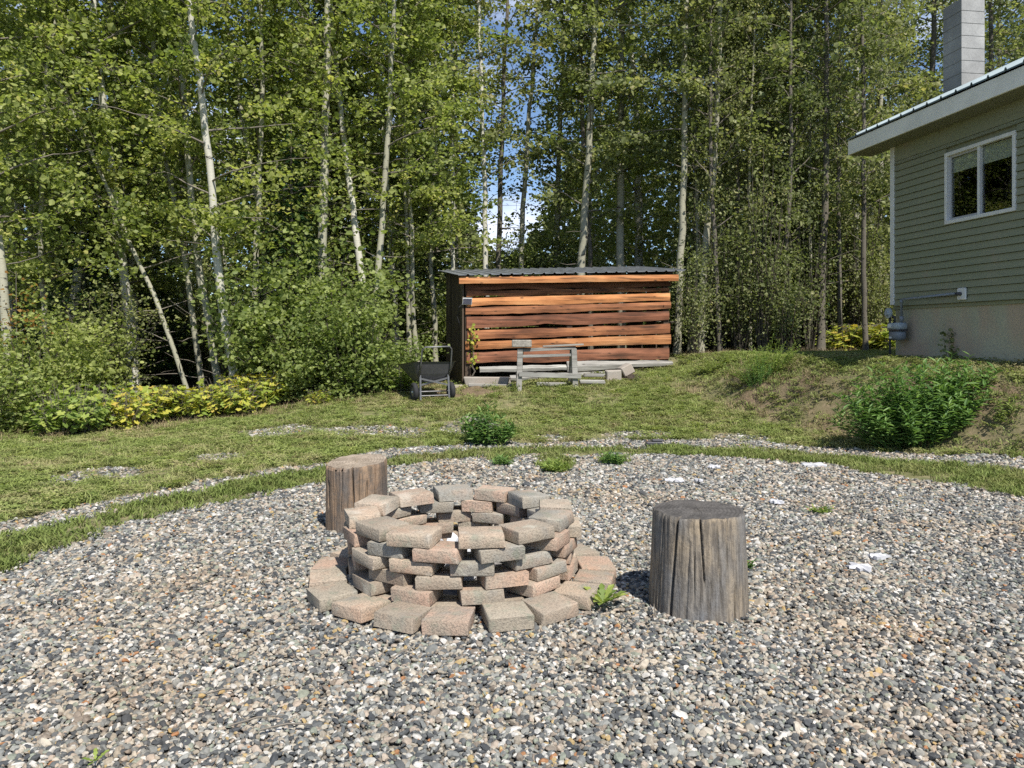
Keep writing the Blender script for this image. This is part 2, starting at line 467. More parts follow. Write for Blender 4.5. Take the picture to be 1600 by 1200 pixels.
def H(x, y):
    x = np.asarray(x, float); y = np.asarray(y, float)
    shp = np.broadcast(x, y).shape
    x = np.broadcast_to(x, shp); y = np.broadcast_to(y, shp)
    far = np.maximum(1.0, np.sqrt(x * x + y * y) / 70.0)
    xc, yc = x / far, y / far
    d2 = (xc[..., None] - CP[:, 0]) ** 2 + (yc[..., None] - CP[:, 1]) ** 2
    z = tps(d2) @ _W[:_n] + _W[_n] + _W[_n + 1] * xc + _W[_n + 2] * yc
    sd = bank_sd(x, y)
    m = sstep(0.0, 0.85, sd + 0.18 * (vnoise(x, y, 1.7, 3) - 0.5))
    plat = 0.82 + 0.29 * sstep(0.65, 1.35, sd)
    m = m * (1 - sstep(15.0, 19.0, y))
    z = z * (1 - m) + np.maximum(plat, z) * m
    return z
def h1(x, y): return float(H(np.array([x]), np.array([y]))[0])

# boundaries of the gravel patch, the grass rim around it and the outer gravel strip, as radii about its centre
GC = np.array([0.5, 5.0])
def polar(pxs):
    P = np.array([px(a, b) for a, b in pxs]); d = P - GC
    th = np.arctan2(d[:, 0], d[:, 1]); r = np.hypot(d[:, 0], d[:, 1])
    o = np.argsort(th); th, r = th[o], r[o]
    th = np.r_[-math.pi, -2.3, th, 2.3, math.pi]; r = np.r_[6.3, 5.2, r, 5.4, 6.3]
    return th, r
R0 = polar([(0,887),(97,850),(182,817),(270,796),(390,772),(500,751),(650,724),(740,713),(850,709),(1000,711),(1100,711),(1200,717),(1300,727),(1400,742),(1500,759),(1600,781)])
R1 = polar([(0,846),(107,817),(169,801),(270,778),(357,757),(500,735),(650,712),(740,703),(850,700),(1000,701),(1100,701),(1200,705),(1300,712),(1400,722),(1500,733),(1600,747)])
R2 = polar([(0,812),(81,796),(156,781),(227,764),(292,755),(390,742),(500,723),(650,700),(740,696),(850,692),(1000,692),(1100,691),(1200,696),(1300,703),(1400,710),(1500,718),(1600,730)])
def zones(x, y):
    dx, dy = x - GC[0], y - GC[1]
    th = np.arctan2(dx, dy); r = np.hypot(dx, dy)
    j = 0.26 * (vnoise(x, y, 2.3, 11) - 0.5) + 0.20 * (vnoise(x, y, 7, 12) - 0.5)
    r = r + j
    return r - np.interp(th, *R0), r - np.interp(th, *R1), r - np.interp(th, *R2)
PATCH = [(150,741,.55,.16),(90,757,.3,.08),(330,715,.4,.12),(435,674,.7,.2),(560,668,.6,.15),(620,655,.5,.14),(735,607,.5,.25),(1110,640,.42,.55),(1000,676,.6,.1),(960,690,.5,.1),(1150,676,.5,.15),(1240,672,.6,.12),(770,612,.4,.2),(880,700,.4,.06),(860,683,.35,.09),(1060,600,.5,.2)]
def gravel_amount(x, y):
    a, b, c = zones(x, y)
    g = np.where(a < 0, 1.0, 0.0)
    strip = (b > 0) & (c < 0)
    g = np.where(strip, 0.95 - 0.4 * sstep(0.45, 0.6, vnoise(x, y, 1.1, 21)), g)
    for (u, v, rx, ry) in PATCH:
        X0, Y0 = px(u, v, 0.0)
        for _ in range(3): X0, Y0 = px(u, v, h1(X0, Y0))
        d = ((x - X0) / rx) ** 2 + ((y - Y0) / (ry * 3.0)) ** 2
        g = np.maximum(g, np.where((d + 0.9 * (vnoise(x, y, 3.3, 5) - 0.5) < 0.75) & (c > 0), 0.85 if u == 1110 else 0.4, 0))
    # grass tongues growing into the patch
    for (u, v, rx, ry) in [(868,722,.2,.55),(958,718,.16,.28),(785,716,.15,.25)]:
        X0, Y0 = px(u, v); d = ((x - X0) / rx) ** 2 + ((y - Y0) / ry) ** 2
        g = np.where(d < 1, 0.12, g)
    return g
EDGE = np.array([(-30, 6), (-12, 9.0), (-9, 10.0), (-7.3, 10.9), (-5.6, 12.3), (-4.6, 13.3), (-3.4, 14.0), (-2.2, 14.1), (-1.4, 15.2), (0, 18.6), (3.4, 17.6), (4.2, 15.9), (6.4, 17.2), (9, 18.3), (12, 18.6), (30, 16)])
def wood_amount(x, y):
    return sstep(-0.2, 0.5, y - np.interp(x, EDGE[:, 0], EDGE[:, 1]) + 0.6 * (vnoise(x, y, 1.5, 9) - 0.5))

def axis(lo, hi, step, far):
    core = np.arange(lo, hi + 1e-6, step); up = []; s = step; p = hi
    while p < far: s *= 1.35; p += s; up.append(p)
    dn = []; s = step; p = lo
    while p > -far: s *= 1.35; p -= s; dn.append(p)
    return np.r_[dn[::-1], core, up]
gx = axis(-9, 9, 0.09, 900); gy = axis(1.0, 17, 0.09, 900)
GX, GY = np.meshgrid(gx, gy)
GZ = H(GX, GY)
gm = gravel_amount(GX, GY)
sd_ = bank_sd(GX, GY)
face = sstep(-0.15, 0.15, sd_) * (1 - sstep(0.75, 1.0, sd_)) * (1 - sstep(13.6, 14.6, GY))
dm = np.clip(face * (0.42 + 0.95 * (vnoise(GX, GY, 2.2, 31) - 0.35)), 0, 1)
X0, Y0 = -1.0, 14.1
dm = np.maximum(dm, 0.8 * (((GX - X0) / 0.8) ** 2 + ((GY - Y0) / 0.7) ** 2 < 1))
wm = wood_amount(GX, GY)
near = (np.hypot(GX, GY) < 25)
GZ = GZ + near * ((vnoise(GX, GY, 3.0, 41) - 0.5) * 0.03 * (1 - gm) + (vnoise(GX, GY, 8.0, 42) - 0.5) * 0.14 * dm + (vnoise(GX, GY, 5.0, 43) - 0.5) * 0.08 * dm) - 0.018 * gm
ny, nx = GX.shape
idx = np.arange(nx * ny).reshape(ny, nx)
Q = np.stack([idx[:-1, :-1], idx[:-1, 1:], idx[1:, 1:], idx[1:, :-1]], -1).reshape(-1, 4)
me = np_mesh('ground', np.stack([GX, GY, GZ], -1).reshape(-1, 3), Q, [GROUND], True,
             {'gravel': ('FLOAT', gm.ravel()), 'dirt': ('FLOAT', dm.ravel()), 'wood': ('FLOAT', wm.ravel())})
tag(link('ground', me), 'yard ground rising gently from the gravel patch to the wood', None, None, 'structure')

# ------------------------------------------------------------------ scatter by geometry nodes (uncountable stuff only)
def scatter(name, P, rot, scl, which, protos, label, cat):
    pc = bpy.data.collections.new(name + '_pieces')
    for o in protos: pc.objects.link(o)
    n = len(P)
    me = bpy.data.meshes.new(name)
    me.vertices.add(n); me.vertices.foreach_set('co', np.asarray(P, np.float32).ravel())
    for an, ty, d in (('rot', 'FLOAT_VECTOR', rot), ('scl', 'FLOAT_VECTOR', scl), ('pick', 'INT', which)):
        a = me.attributes.new(an, ty, 'POINT')
        if ty == 'INT': a.data.foreach_set('value', np.asarray(d, np.int32))
        else: a.data.foreach_set('vector', np.asarray(d, np.float32).ravel())
    o = link(name, me)
    ng = bpy.data.node_groups.new(name, 'GeometryNodeTree')
    ng.interface.new_socket('Geometry', in_out='INPUT', socket_type='NodeSocketGeometry')
    ng.interface.new_socket('Geometry', in_out='OUTPUT', socket_type='NodeSocketGeometry')
    gi = ng.nodes.new('NodeGroupInput'); go = ng.nodes.new('NodeGroupOutput')
    ip = ng.nodes.new('GeometryNodeInstanceOnPoints')
    ci = ng.nodes.new('GeometryNodeCollectionInfo')
    ci.inputs['Collection'].default_value = pc
    ci.inputs['Separate Children'].default_value = True; ci.inputs['Reset Children'].default_value = True
    def na(nm, ty):
        d = ng.nodes.new('GeometryNodeInputNamedAttribute'); d.data_type = ty; d.inputs['Name'].default_value = nm
        return d.outputs['Attribute']
    ip.inputs['Pick Instance'].default_value = True
    L = ng.links.new
    L(gi.outputs[0], ip.inputs['Points']); L(ci.outputs['Instances'], ip.inputs['Instance'])
    L(na('pick', 'INT'), ip.inputs['Instance Index'])
    L(na('rot', 'FLOAT_VECTOR'), ip.inputs['Rotation']); L(na('scl', 'FLOAT_VECTOR'), ip.inputs['Scale'])
    L(ip.outputs['Instances'], go.inputs[0])
    md = o.modifiers.new('scatter', 'NODES'); md.node_group = ng
    return tag(o, label, cat, None, 'stuff')

def in_view(x, y, m=1.0): return (np.abs(x) < 0.72 * y + m)

# pebbles
def pebble_proto(i):
    bm = bmesh.new(); bmesh.ops.create_icosphere(bm, subdivisions=2, radius=0.5)
    r = random.Random(50 + i)
    V = [v.co.copy() for v in bm.verts]
    planes = []
    for _ in range(9):
        d = Vector((r.gauss(0, 1), r.gauss(0, 1), r.gauss(0, 1))).normalized()
        planes.append((d, r.uniform(0.22, 0.38)))
    for v in bm.verts:
        for d, k in planes:
            t = v.co.dot(d)
            if t > k: v.co -= d * (t - k) * 0.92
        v.co = Vector((v.co.x * 1.25, v.co.y * r.uniform(0.98, 1.0), v.co.z * 0.66)) * 1.15
    me = bpy.data.meshes.new('pebble'); bm.to_mesh(me); bm.free()
    me.materials.append(PEBBLE)
    smooth_by_angle(me, 20)
    return bpy.data.objects.new('pebble', me)
def sample(n, x0, x1, y0, y1, seed):
    g = np.random.default_rng(seed)
    return g.uniform(x0, x1, n), g.uniform(y0, y1, n), g
parts_P, parts_S = [], []
def add_pebbles(dens, y0, y1, size, seed, lift, amount=1.0):
    x0, x1 = -0.72 * y1 - 2, 0.72 * y1 + 2
    n = int(dens * (x1 - x0) * (y1 - y0))
    x, y, g = sample(n, x0, x1, y0, y1, seed)
    k = in_view(x, y, 2.0) & (g.random(n) < gravel_amount(x, y) * amount)
    x, y = x[k], y[k]
    s = size * np.exp(g.normal(0, 0.28, len(x)))
    z = H(x, y) - 0.012 + g.uniform(0, lift, len(x))
    parts_P.append(np.stack([x, y, z], -1)); parts_S.append(s)
add_pebbles(5200, 1.7, 3.6, 0.0208, 1, 0.012)
add_pebbles(4200, 3.6, 5.2, 0.0222, 2, 0.012)
add_pebbles(3000, 5.2, 7.2, 0.0248, 3, 0.012)
add_pebbles(1900, 7.2, 15.0, 0.0305, 4, 0.014)
P = np.concatenate(parts_P); S = np.concatenate(parts_S); n = len(P)
g = np.random.default_rng(5)
# stray pebbles outside the patch
rot = np.stack([g.normal(0, 0.35, n), g.normal(0, 0.35, n), g.uniform(0, 6.28, n)], -1)
scl = S[:, None] * np.stack([g.uniform(0.85, 1.2, n), g.uniform(0.75, 1.1, n), g.uniform(0.8, 1.2, n)], -1)
NPB = 10
scatter('gravel', P, rot, scl, g.integers(0, NPB, n), [pebble_proto(i) for i in range(NPB)],
        'loose mixed grey, beige and white pebbles covering the patch round the fire pit', 'gravel')
N_PEB = n

# grass tufts
def tuft_proto(mat, seed, nb, hgt, spread, wid, lean=0.5):
    g = np.random.default_rng(seed)
    V, Fq, rn = [], [], []
    for b in range(nb):
        a = g.uniform(0, 6.28); rr = spread * math.sqrt(g.random()); x, y = rr * math.cos(a), rr * math.sin(a)
        ta = g.uniform(0, 6.28); d = np.array([math.cos(ta), math.sin(ta)]); sd = np.array([-d[1], d[0]])
        hh = hgt * g.uniform(0.5, 1.2); ln = lean * hh * g.uniform(0.3, 1.4); w = wid * g.uniform(0.7, 1.3)
        k = len(V)
        for t, ww in ((0, 1.0), (0.55, 0.85), (1.0, 0.12)):
            c = np.array([x, y]) + d * ln * t * t
            zz = hh * (t - 0.18 * t * t)
            V.append((*(c - sd * w * ww / 2), zz)); V.append((*(c + sd * w * ww / 2), zz))
        Fq += [(k, k + 1, k + 3, k + 2), (k + 2, k + 3, k + 5, k + 4)]
        rn += [g.random()] * 6
    me = np_mesh('tuft', V, Fq, [mat], False, {'rnd': ('FLOAT', rn)})
    return bpy.data.objects.new('tuft', me)
def scatter_tufts(name, x, y, protos, smin, smax, seed, label, dz=-0.004):
    g = np.random.default_rng(seed); n = len(x)
    P = np.stack([x, y, H(x, y) + dz], -1)
    rot = np.stack([g.normal(0, .12, n), g.normal(0, .12, n), g.uniform(0, 6.28, n)], -1)
    s = g.uniform(smin, smax, n)[:, None] * np.stack([np.ones(n), np.ones(n), g.uniform(.7, 1.25, n)], -1)
    return scatter(name, P, rot, s, g.integers(0, len(protos), n), protos, label, 'grass')
# lawn
n = 160000
x, y, g = sample(n, -11, 11, 3.5, 18.0, 61)
a, b, c = zones(x, y)
sd = bank_sd(x, y)
fc = (sd > -0.1) & (sd < 0.9) & (y < 14.3)
inshed = (x > -1.2) & (x < 3.6) & (y > 15.0 + 0.26 * (x + 0.95))
keep = (c > -0.04) & in_view(x, y, 3.0) & (g.random(n) < (1 - 0.9 * (gravel_amount(x, y) > 0.3))) & (g.random(n) < 1 - 0.55 * fc) & (g.random(n) > wood_amount(x, y)) & ~inshed
keep &= ~((x > 6.15) & (y < 12.6) & ((x - 6.23) > -0.144 * (y - 12.5)))
keep &= ~((((x + 1.0) / 0.75) ** 2 + ((y - 14.1) / 0.65) ** 2 < 1) & (g.random(n) < 0.85))
bare = vnoise(x, y, 1.3, 71)
keep &= g.random(n) < 1.15 - 0.9 * sstep(0.62, 0.85, bare)
x, y = x[keep], y[keep]
def clover_proto(mat, seed, n=16):
    g = np.random.default_rng(seed); V, Fq, rn = [], [], []
    for b in range(n):
        a = g.uniform(0, 6.28); rr = 0.09 * math.sqrt(g.random()); c = np.array([rr * math.cos(a), rr * math.sin(a), g.uniform(.012, .05)])
        for q in range(3):
            t = a + q * 2.1 + g.uniform(-.3, .3); d = np.array([math.cos(t), math.sin(t), g.uniform(-.1, .4)]); s_ = np.array([-d[1], d[0], 0]); L = g.uniform(.014, .028); k = len(V)
            V += [tuple(c), tuple(c + d * L * .6 - s_ * L * .45), tuple(c + d * L * 1.1), tuple(c + d * L * .6 + s_ * L * .45)]
            Fq.append((k, k + 1, k + 2, k + 3)); rn += [g.random()] * 4
    return bpy.data.objects.new('clover', np_mesh('clover', V, Fq, [mat], False, {'rnd': ('FLOAT', rn)}))
scatter_tufts('lawn_grass', x, y, [tuft_proto(LAWN, 200 + i, 16, 0.055, 0.07, 0.0065, 0.9) for i in range(6)] + [clover_proto(SHRUB_LEAF, 300), clover_proto(LAWN, 302, 20)], 0.6, 1.25, 62,
              'patchy green and straw-coloured lawn between gravel and wood')
# rim
n = 33000
x, y, g = sample(n, -6.5, 8.0, 2.5, 10.4, 63)
a, b, c = zones(x, y)
keep = (a > -0.05) & (b < 0.06) & in_view(x, y, 2.5) & (g.random(n) < 0.35 + 0.65 * sstep(0.25, 0.5, vnoise(x, y, 2.0, 73)))
X1, Y1 = px(800, 706)
keep &= ~((x > -1.2) & (x < 1.7) & (y > 8.6) & (g.random(n) < 0.55))
tong = np.zeros(n, bool)
for (u, v, rx, ry) in [(868,722,.2,.55),(958,718,.16,.28),(785,716,.15,.25)]:
    Xa, Ya = px(u, v); tong |= ((x - Xa) / rx) ** 2 + ((y - Ya) / ry) ** 2 < 1
keep |= tong
x, y = x[keep], y[keep]
scatter_tufts('rim_grass', x, y, [tuft_proto(RIM, 230 + i, 24, 0.048, 0.075, 0.009, 1.0) for i in range(5)], 0.7, 1.35, 64,
              'bright green low grass ringing the gravel patch')
# small weeds and blades out of the gravel
# taller grass and dry stalks at the wood's edge and on the bank
n = 16000
x, y, g = sample(n, -10, 8, 9, 18, 65)
e = y - np.interp(x, EDGE[:, 0], EDGE[:, 1]); sd = bank_sd(x, y)
keep = (((e > -0.7) & (e < 0.5)) | ((sd > 0.55) & (sd < 1.0) & (y < 14)) | ((sd > -0.1) & (sd < 0.5) & (y < 14.2) & (g.random(n) < 0.3))) & in_view(x, y, 1) & ~((x > -1.3) & (x < 3.7) & (y > 14.9))
keep &= ~((x > 6.15) & (y < 12.6))
keep &= g.random(n) < 0.4
x, y = x[keep], y[keep]
scatter_tufts('dry_grass', x, y, [tuft_proto(DRYG, 260 + i, 14, 0.12, 0.08, 0.006, 1.2) for i in range(4)], 0.6, 1.4, 66,
              'dry straw-coloured tall grass along the wood edge and bank top')

# ------------------------------------------------------------------ house
def local_box(lo, hi): return MB().box(lo, hi)
SIDING = M('siding', 0.6, 0.3)
_v = SIDING.coords((1.5, 1.5, 1.5)); _n1 = SIDING.noise(_v, 1.0, 3); _n2 = SIDING.noise(SIDING.coords((30, 3, 60)), 1.0, 4)
_c = SIDING.ramp(_n1, [(0.4, (0.235, 0.25, 0.17)), (0.62, (0.26, 0.265, 0.185)), (0.75, (0.30, 0.25, 0.195))])
SIDING.color(SIDING.mix(SIDING.ramp(_n2, [(0.35, 0.25), (0.6, 0.0)]), _c, (0.16, 0.165, 0.12)))
SIDING = SIDING.m
WHITE = flat('white_trim', (0.66, 0.66, 0.65), 0.5, 0.4, 0.08, 6)
FASCIA = flat('fascia_paint', (0.74, 0.73, 0.68), 0.6, 0.3, 0.1, 3)
SOFFIT = flat('soffit', (0.20, 0.20, 0.15), 0.7, 0.2)
def concrete(name, a, b, st):
    m = M(name, 0.9, 0.15); v = m.coords((1, 1, 1))
    n = m.noise(v, 1.6, 4); n2 = m.noise(v, 40, 4, 0.7); n3 = m.noise(m.coords((1.2, 1.2, 0.6)), 1.0, 3)
    c = m.ramp(n, [(0.35, a), (0.65, b)])
    c = m.mix(m.ramp(n3, [(0.5, 0.0), (0.62, 0.7)]), c, st)
    c = m.mix(m.ramp(n2, [(0.3, 0.35), (0.55, 0.0)]), c, tuple(x * 0.5 for x in a))
    m.color(c); m.bump(n2, 0.35, 0.005); return m.m
CONC = concrete('foundation_concrete', (0.35, 0.34, 0.255), (0.43, 0.41, 0.315), (0.44, 0.325, 0.25))
CHIM = concrete('chimney_block', (0.25, 0.25, 0.247), (0.40, 0.40, 0.39), (0.30, 0.297, 0.288))
SLAB = concrete('slab', (0.28, 0.255, 0.225), (0.37, 0.335, 0.295), (0.30, 0.25, 0.21))
MORTAR = flat('mortar', (0.29, 0.29, 0.28), 0.9, 0.1)
METAL_ROOF = M('metal_roof', 0.55, 0.3)
METAL_ROOF.color(METAL_ROOF.ramp(METAL_ROOF.noise(METAL_ROOF.coords((2, 2, 2)), 1, 4), [(0.35, (0.13, 0.17, 0.19)), (0.65, (0.18, 0.23, 0.255))])); METAL_ROOF.b.inputs['Metallic'].default_value = 0.1
METAL_ROOF = METAL_ROOF.m
SHED_ROOF = M('shed_metal', 0.45, 0.5)
SHED_ROOF.color(SHED_ROOF.ramp(SHED_ROOF.noise(SHED_ROOF.coords((3, 3, 3)), 1, 5), [(0.3, (0.14, 0.15, 0.165)), (0.7, (0.23, 0.24, 0.26))])); SHED_ROOF.b.inputs['Metallic'].default_value = 0.4
SHED_ROOF = SHED_ROOF.m
GLASS = M('window_glass', 0.02, 0.5)
_g = GLASS.n('ShaderNodeBsdfGlossy'); _g.inputs['Roughness'].default_value = 0.01
_t = GLASS.n('ShaderNodeBsdfTransparent'); _t.inputs['Color'].default_value = (0.80, 0.83, 0.81, 1)
_lw = GLASS.n('ShaderNodeLayerWeight'); _lw.inputs['Blend'].default_value = 0.5
_pw = GLASS.n('ShaderNodeMath', operation='POWER'); GLASS.l(_lw.outputs['Facing'], _pw.inputs[0]); _pw.inputs[1].default_value = 3.0
_fr = GLASS.n('ShaderNodeMath', operation='MULTIPLY_ADD'); GLASS.l(_pw.outputs[0], _fr.inputs[0]); _fr.inputs[1].default_value = 0.7; _fr.inputs[2].default_value = 0.05
_ms = GLASS.n('ShaderNodeMixShader'); GLASS.l(_fr.outputs[0], _ms.inputs[0]); GLASS.l(_t.outputs[0], _ms.inputs[1]); GLASS.l(_g.outputs[0], _ms.inputs[2])
GLASS.l(_ms.outputs[0], GLASS.out.inputs['Surface']); GLASS = GLASS.m
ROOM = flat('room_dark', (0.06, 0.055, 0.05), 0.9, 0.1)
BLIND = flat('blind', (0.72, 0.70, 0.60), 0.8, 0.1)
IRON = flat('black_iron', (0.05, 0.05, 0.055), 0.5, 0.4, 0.2)
METER_GREY = flat('meter_grey', (0.20, 0.22, 0.25), 0.5, 0.4, 0.12)
METER_PALE = flat('meter_pale', (0.34, 0.38, 0.40), 0.5, 0.4, 0.12)

ZH = 1.0
HA = math.atan2(0.1426, 0.9898)
house = empty('house', (6.23, 12.5, ZH), 'green sided house with white framed window and metal roof', 'house', None, HA)
O0 = (0, 0, 0)
def hz(z): return z - ZH
HL, HW = 3.05, 8.0                     # length, cut short out of view to narrow its shadow; width from the wall
WY0, WY1, WZ0, WZ1 = -2.565, -1.289, 3.13, 4.145
found = MB()
found.box((0.045, -HL, hz(0.4)), (HW, -0.04, hz(1.94)))
fd = found.build('foundation', CONC, house, O0)
MB().box((0.02, -HL, hz(1.90)), (0.05, -0.0, hz(1.945))).build('sill_board', SIDING, house, O0)
# sheathing behind the planks, with the window opening left free
sh = MB()
sh.box((0.03, -HL, hz(1.945)), (0.12, WY0, hz(4.56)))
sh.box((0.03, WY1, hz(1.945)), (0.12, -0.03, hz(4.56)))
sh.box((0.03, WY0, hz(1.945)), (0.12, WY1, hz(WZ0)))
sh.box((0.03, WY0, hz(WZ1)), (0.12, WY1, hz(4.56)))
sh.box((0.12, -0.12, hz(1.945)), (HW, -0.03, hz(4.56)))
sh.box((HW - 0.1, -HL, hz(1.945)), (HW, -0.12, hz(4.56)))
sh.box((0.12, -HL, hz(1.945)), (HW - 0.1, -HL + 0.1, hz(4.56)))
wall = sh.build('wall', SIDING, house, O0)
PE = 0.104
def plank(y0, y1, z0, z1, dx=0.0):
    # tilted lap: bottom edge stands proud
    P = [(-0.026 + dx, y0, z0), (0.029, y0, z0), (0.029, y1, z0), (-0.026 + dx, y1, z0),
         (-0.004 + dx, y0, z1), (0.029, y0, z1), (0.029, y1, z1), (-0.004 + dx, y1, z1)]
    MB().hexa([Vector(p) for p in P]).build('siding_plank', SIDING, wall, O0)
z = 1.95
while z < 4.29:
    z1 = min(z + PE, 4.30)
    a, b = hz(z) + 0.0065, hz(z1) + 0.0005
    if z1 <= WZ0 + 0.01 or z >= WZ1 - 0.01:
        plank(-HL, -0.10, a, b)
    else:
        plank(-HL, WY0 - 0.02, a, b); plank(WY1 + 0.02, -0.10, a, b)
    MB().hexa([Vector(p) for p in ((0.0, -HL - 0.03, a), (HW, -HL - 0.03, a), (HW, -HL - 0.001, a), (0.0, -HL - 0.001, a), (0.0, -HL - 0.012, b), (HW, -HL - 0.012, b), (HW, -HL - 0.001, b), (0.0, -HL - 0.001, b))]).build('siding_plank', SIDING, wall, O0)
    z += PE
MB().box((-0.012, -HL, hz(4.305)), (0.028, -0.10, hz(4.56))).build('frieze_board', SIDING, wall, O0)
MB().box((-0.03, -0.098, hz(1.975)), (0.03, 0.0, hz(4.556))).build('corner_trim', WHITE, wall, O0, bevel=0.004)
# window
win = MB()
fw = 0.034
for lo, hi in (((WY0 - 0.018, WZ0 - 0.018), (WY1 + 0.018, WZ0 + fw)), ((WY0 - 0.018, WZ1 - fw), (WY1 + 0.018, WZ1 + 0.018)),
               ((WY0 - 0.018, WZ0 + fw), (WY0 + fw, WZ1 - fw)), ((WY1 - fw, WZ0 + fw), (WY1 + 0.018, WZ1 - fw))):
    win.box((-0.035, lo[0], hz(lo[1])), (0.03, hi[0], hz(hi[1])))
wo_ = win.build('window', WHITE, house, O0, bevel=0.003)
ym = (WY0 + WY1) / 2
MB().box((-0.02, ym - 0.022, hz(WZ0 + fw)), (0.04, ym + 0.022, hz(WZ1 - fw))).build('mullion', WHITE, wo_, O0)
GREYTRIM = flat('grey_sash', (0.42, 0.42, 0.43), 0.5, 0.4, 0.06)
sa = MB()
for lo, hi in (((ym + 0.028, WZ0 + fw), (WY1 - fw, WZ0 + fw + 0.035)), ((ym + 0.028, WZ1 - fw - 0.03), (WY1 - fw, WZ1 - fw)),
               ((WY1 - fw - 0.035, WZ0 + fw + 0.035), (WY1 - fw, WZ1 - fw - 0.03))):
    sa.box((0.012, lo[0], hz(lo[1])), (0.04, hi[0], hz(hi[1])))
sa.build('sash', GREYTRIM, wo_, O0)
MB().box((0.020, WY0 + fw, hz(WZ0 + fw)), (0.024, ym - 0.028, hz(WZ1 - fw))).build('pane', GLASS, wo_, O0)
MB().box((0.026, ym + 0.028, hz(WZ0 + fw)), (0.030, WY1 - fw, hz(WZ1 - fw))).build('pane', GLASS, wo_, O0)
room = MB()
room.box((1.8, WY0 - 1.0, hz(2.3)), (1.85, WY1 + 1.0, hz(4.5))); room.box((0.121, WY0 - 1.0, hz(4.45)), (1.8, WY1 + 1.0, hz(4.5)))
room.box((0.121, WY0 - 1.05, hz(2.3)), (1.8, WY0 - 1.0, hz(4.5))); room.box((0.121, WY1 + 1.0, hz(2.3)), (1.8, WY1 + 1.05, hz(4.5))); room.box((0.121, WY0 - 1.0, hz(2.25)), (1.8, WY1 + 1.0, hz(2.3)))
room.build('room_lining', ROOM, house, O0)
MB().box((0.05, WY0 + 0.036, hz(3.86)), (0.056, WY1 - 0.036, hz(4.108))).build('roller_blind', BLIND, wo_, O0)
# eave
MB().box((-0.40, -HL - 0.3, hz(4.545)), (0.02, 0.556, hz(4.562))).build('soffit', SOFFIT, house, O0)
MB().box((-0.425, -HL - 0.3, hz(4.55)), (-0.398, 0.556, hz(4.785))).build('fascia', FASCIA, house, O0, bevel=0.003)
# roof sheets with standing ribs
SL = 0.46
def roof_pt(x, y, lift=0.0):
    rx = x if x <= 4 else 8 - x
    return (x, y, hz(4.80 + SL * (rx + 0.45)) + lift)
prof = []
y = 0.556
while y > -HL - 0.3:
    prof += [(y, 0.0), (y - 0.24, 0.0), (y - 0.255, 0.032), (y - 0.275, 0.032)]
    y -= 0.29
rf = MB()
V, Fs = [], []
for xx in (-0.45, 4.0, 8.45):
    for yy, l in prof:
        V.append(roof_pt(xx, yy, l + 0.02))
k = len(prof)
for r_ in range(2):
    for i in range(k - 1):
        Fs.append((r_ * k + i, r_ * k + i + 1, (r_ + 1) * k + i + 1, (r_ + 1) * k + i))
V2 = [(a, b, c - 0.02) for a, b, c in V]
b0 = len(V)
Fs += [tuple(b0 + i for i in reversed(f)) for f in Fs]
for i in range(k - 1):
    Fs.append((i, b0 + i, b0 + i + 1, i + 1)); Fs.append((2 * k + i + 1, b0 + 2 * k + i + 1, b0 + 2 * k + i, 2 * k + i))
for r_ in range(2):
    Fs.append((r_ * k, (r_ + 1) * k, b0 + (r_ + 1) * k, b0 + r_ * k)); j = k - 1
    Fs.append((r_ * k + j, b0 + r_ * k + j, b0 + (r_ + 1) * k + j, (r_ + 1) * k + j))
roof = rf.add(V + V2, Fs).build('roof', METAL_ROOF, house, O0)
# gable infill, deck and barge board on the far end
for yy in (-0.12, -HL):
    MB().add([(0.03, yy, hz(4.56)), (HW, yy, hz(4.56)), (HW, yy, hz(4.79)), (4, yy, hz(4.79 + SL * 4.4)), (0.03, yy, hz(4.79 + SL * .4)),
            (0.03, yy + 0.09, hz(4.56)), (HW, yy + 0.09, hz(4.56)), (HW, yy + 0.09, hz(4.79)), (4, yy + 0.09, hz(4.79 + SL * 4.4)), (0.03, yy + 0.09, hz(4.79 + SL * .4))],
           [(0, 1, 2, 3, 4), (9, 8, 7, 6, 5), (0, 5, 6, 1), (1, 6, 7, 2), (2, 7, 8, 3), (3, 8, 9, 4), (4, 9, 5, 0)]).build('gable', SIDING, house, O0)
bb = MB()
for (xa, xb) in ((-0.42, 4.0), (8.42, 4.0)):
    a, b = Vector(roof_pt(xa, 0.54)), Vector(roof_pt(xb, 0.54))
    bb.obox(a + Vector((0, -0.02, -0.19)), b - a, (0, 0.03, 0), (0, 0, 0.185))
bb.build('barge_board', FASCIA, roof, O0)
# chimney of stacked blocks
ch = MB().box((1.11, -0.20, hz(0.9)), (1.51, 0.21, hz(6.97))).build('chimney', MORTAR, house, O0)
zz = 5.16
for i in range(9):
    MB().box((1.10, -0.21, hz(zz + 0.004)), (1.52, 0.22, hz(zz + 0.201))).build('chimney_block', CHIM, ch, O0, bevel=0.003)
    zz += 0.204

def tubes_world(mb, pts, r, n=10): return mb.tube(pts, r, n)
def hw(x, y, z):                                 # house-local -> world
    c, s = math.cos(HA), math.sin(HA)
    return Vector((6.23 + c * x - s * y, 12.5 + s * x + c * y, z))
